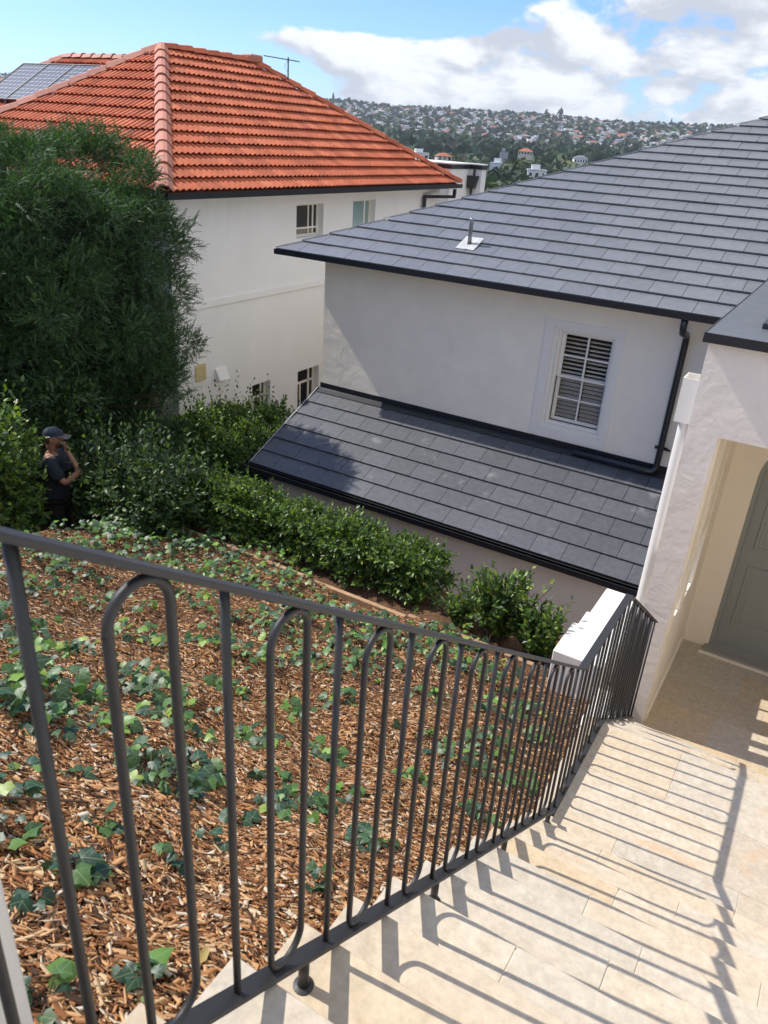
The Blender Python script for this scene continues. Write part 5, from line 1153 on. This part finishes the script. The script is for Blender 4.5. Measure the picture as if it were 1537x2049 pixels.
# houses: shared meshes
def house_mesh(name, wdt, dep, hgt, wallm, roofm, kind, seed):
    r3 = random.Random(seed); b = MB(); w2, d2 = wdt/2, dep/2
    b.box(-w2, w2, -d2, d2, -3, hgt, 0)
    if kind == 'hip':
        o = .5; rh = hgt+wdt*.2; k = max(.5, (wdt-dep)/2); b.quad((-w2-o, -d2-o, hgt+.01), (w2+o, -d2-o, hgt+.01), (k, 0, rh), (-k, 0, rh), 1); b.quad((w2+o, d2+o, hgt+.01), (-w2-o, d2+o, hgt+.01), (-k, 0, rh), (k, 0, rh), 1)
        b.poly([(w2+o, -d2-o, hgt+.01), (w2+o, d2+o, hgt+.01), (k, 0, rh)], 1); b.poly([(-w2-o, d2+o, hgt+.01), (-w2-o, -d2-o, hgt+.01), (-k, 0, rh)], 1)
    else: b.box(-w2-.2, w2+.2, -d2-.2, d2+.2, hgt+.01, hgt+.45, 1); b.box(-w2*.6, w2*.3, -d2*.4, d2*.5, hgt+.46, hgt+2.4, 0)
    nf = max(1, int(hgt/3))
    for f in range(nf):
        n = r3.randint(3, 5)
        for q in range(n):
            x = -w2+wdt*(q+.5)/n; ww = wdt/n*r3.uniform(.13, .3); b.box(x-ww, x+ww, -d2-.06, -d2-.005, f*3+r3.uniform(.4, 1.1), f*3+2.3, 2)
        for q in range(2): y = -d2+dep*(q+.5)/2; b.box(w2+.005, w2+.06, y-.9, y+.9, f*3+.8, f*3+2.3, 2)
    return b.mesh(name)
wl = [M('far wall white', (.82, .82, .80), .8), M('far wall cream', (.66, .60, .50), .8), M('far wall grey', (.40, .42, .44), .8), M('far wall brick', (.26, .13, .085), .85), M('far wall tan', (.42, .33, .25), .85)]
rl = [M('far roof orange', (.40, .13, .065), .8), M('far roof grey', (.17, .18, .20), .7), M('far roof brown', (.17, .10, .075), .8), M('far roof pale', (.62, .63, .64), .7)]
fw = M('far window', (.03, .035, .045), .75, spec=.2)
kinds = []
for s_, (wi, ri, kd, lab) in enumerate(((0, 0, 'hip', 'small white house with orange tiled roof on the hillside'), (0, 1, 'flat', 'small white flat roofed house on the hillside'), (1, 0, 'hip', 'small cream house with orange roof on the hillside'), (2, 1, 'hip', 'small grey house with grey roof on the hillside'), (3, 2, 'hip', 'small brick house with brown roof on the hillside'), (4, 0, 'hip', 'small tan house with terracotta roof on the hillside'), (0, 3, 'flat', 'small pale house with light flat roof on the hillside'), (1, 3, 'flat', 'small cream block with pale flat roof on the hillside'))):
    me = house_mesh('far_house', (12, 14, 11, 13, 11, 12, 17, 15)[s_], (8, 9, 8, 8, 8, 7, 9, 9)[s_], (6, 6.5, 5, 6, 5, 6, 7, 6)[s_], None, None, kd, s_)
    for m in (wl[wi], rl[ri], fw): me.materials.append(m)
    kinds.append((me, lab))
pos = []
r_ = 1120.
while r_ < 2320:
    a_ = math.radians(-61)
    while a_ < math.radians(-1):
        if -52 < math.degrees(a_) < -41: a_ = math.radians(-41)
        aj = a_+rnd.uniform(-.3, .3)*20/r_; rj = r_+rnd.uniform(-9, 9)
        if rnd.random() < .93: pos.append((rj, aj, rnd.choices(range(8), [9, 24, 7, 15, 12, 7, 22, 12])[0], rnd.uniform(-.6, .6)))
        a_ += rnd.uniform(17, 27)/r_
    r_ += 26
def hplace(rj, aj):
    d = math.degrees(aj); s_ = ('beside the red roof' if d < -30 else 'above the flat white villa' if d < -26 else 'above the tall white mansion' if d < -22 else 'below the two tall pines' if d < -18.5 else 'right of the two tall pines' if d < -15 else 'above the middle of the slate roof' if d < -12 else 'near the right end of the hill')
    t_ = ('lowest row' if rj < 1165 else 'second row' if rj < 1225 else 'upper rows')
    return ', '+t_+' '+s_
inview = [p for p in pos if (-37 < math.degrees(p[1]) < -9.5)]
inview.sort(key=lambda p: p[0]); pick = set(id(p) for p in inview[:286])
bigV = []; bigF = []; bigM = []; o_ = 0; stuff_m = [None]
allm = wl+rl+[fw]; mat_index = {m.name: i for i, m in enumerate(allm)}
pre = []
for me, lab in kinds:
    v = np.array([tuple(x.co) for x in me.vertices]); fs = []; ms_ = []
    for p in me.polygons:
        vs = list(p.vertices); vs = vs+[vs[-1]] if len(vs) == 3 else vs; fs.append(vs); ms_.append(mat_index[me.materials[p.material_index].name])
    pre.append((v, np.array(fs), np.array(ms_)))
for p in pos:
    rj, aj, k, th = p; x, y = rj*math.sin(aj), rj*math.cos(aj); z = float(far_z(np.array([rj]), np.array([aj]))[0]); ang = -aj+th
    if id(p) in pick:
        o = bpy.data.objects.new('far_house', kinds[k][0]); COL.objects.link(o); o.location = (x, y, z); o.rotation_euler = (0, 0, ang); tag(o, kinds[k][1].replace('small ', '').replace(' on the hillside', '')+hplace(rj, aj), 'house', 'houses on the far hillside: '+kinds[k][1].replace('small ', '').replace(' on the hillside', ''))
    else:
        v, f, m_ = pre[k]; f = f if rj < 1420 else f[m_ != 2]; m_ = m_ if rj < 1420 else m_[m_ != 2]; c_, s_ = math.cos(ang), math.sin(ang); sc = rnd.uniform(.8, 1.15); vv = v*sc; tri = f
        bigV.append(np.stack([vv[:, 0]*c_-vv[:, 1]*s_+x, vv[:, 0]*s_+vv[:, 1]*c_+y, vv[:, 2]+z], 1)); bigF.append(tri+o_); bigM.append(m_); o_ += len(v)
BF = np.concatenate(bigF); me = bpy.data.meshes.new('hillside_houses'); me.from_pydata(np.concatenate(bigV).tolist(), [], [tuple(f[:3]) if f[2] == f[3] else tuple(f) for f in BF.tolist()]); me.polygons.foreach_set('material_index', np.concatenate(bigM).astype(np.int32)); ob = link('hillside_houses', me, allm); ob['kind'] = 'stuff'; ob['label'] = 'hundreds of small houses covering the upper far hillside'
# mid distance villas
def villa(label, az_, el_, r_, w_, d_, h_, wi, ri, kd, th=0, seed=1):
    a_ = math.radians(az_); x, y = r_*math.sin(a_), r_*math.cos(a_); z = r_*math.tan(math.radians(el_))-h_*.35; t = empty('villa', (x, y, z), label, 'house')
    w_, d_, h_ = w_*.62, d_*.62, h_*.66; me = house_mesh('v', w_, d_, h_, None, None, kd, seed); bm0 = bmesh.new(); bm0.from_mesh(me)
    for nm, mi, mt in (('wall', 0, wl[wi]), ('roof', 1, rl[ri]), ('windows', 2, fw)):
        bm = bm0.copy(); bmesh.ops.delete(bm, geom=[f for f in bm.faces if f.material_index != mi], context='FACES')
        if mi != 2:
            for f in bm.faces: f.material_index = 0
            m2 = bpy.data.meshes.new(nm); bm.to_mesh(m2); bm.free(); link(nm, m2, mt, t, loc=(0, 0, 0)).rotation_euler = (0, 0, -a_+th)
        else:
            fs = list(bm.faces)
            for q in range(0, len(fs), 6):
                bq = bmesh.new(); vm = {}
                for f in fs[q:q+6]:
                    bq.faces.new([vm.setdefault(v.index, None) or vm.__setitem__(v.index, bq.verts.new(v.co)) or vm[v.index] for v in f.verts])
                m2 = bpy.data.meshes.new('window'); bq.to_mesh(m2); bq.free(); link('window', m2, mt, t, loc=(0, 0, 0)).rotation_euler = (0, 0, -a_+th)
            bm.free()
    bm0.free()
for a_ in (('white flat roofed villa among the valley trees right of the red roof', -28.9, -1.15, 520, 17, 10, 5, 0, 3, 'flat', .2, 1), ('cream villa with orange hipped roof beside the flat white villa', -27.3, -1.2, 500, 14, 10, 4, 1, 0, 'hip', .3, 2), ('tall white mansion in the valley with pale flat roof', -23.6, -1.65, 430, 11, 9, 9, 0, 3, 'flat', -.3, 3), ('white villa half hidden below the large rounded tree', -21.0, -1.75, 400, 14, 9, 5, 0, 3, 'flat', .1, 4), ('orange roofed villa above the large rounded valley tree', -21.9, -.55, 640, 17, 11, 4, 1, 0, 'hip', 0, 5), ('white gabled villa in the trees left of the slate roof', -18.3, -.75, 640, 16, 11, 5, 0, 1, 'hip', .2, 6), ('grey white town house above the tall white mansion', -23.3, -.85, 560, 9, 9, 9, 2, 1, 'flat', 0, 7)): villa(*a_)
# haze box
b = MB(); b.box(-5200, 5200, -5200, 5200, -70, 130)
hz = bpy.data.materials.new('haze'); hz.use_nodes = True; nt = hz.node_tree; nt.nodes.clear(); pv = N(nt, 'ShaderNodeVolumePrincipled'); pv.inputs['Color'].default_value = (.80, .88, 1, 1); pv.inputs['Density'].default_value = .00011; pv.inputs['Anisotropy'].default_value = .2; o = N(nt, 'ShaderNodeOutputMaterial'); L(nt, pv.outputs[0], o.inputs['Volume'])
HAZE = b.build('haze', hz, kind='stuff')
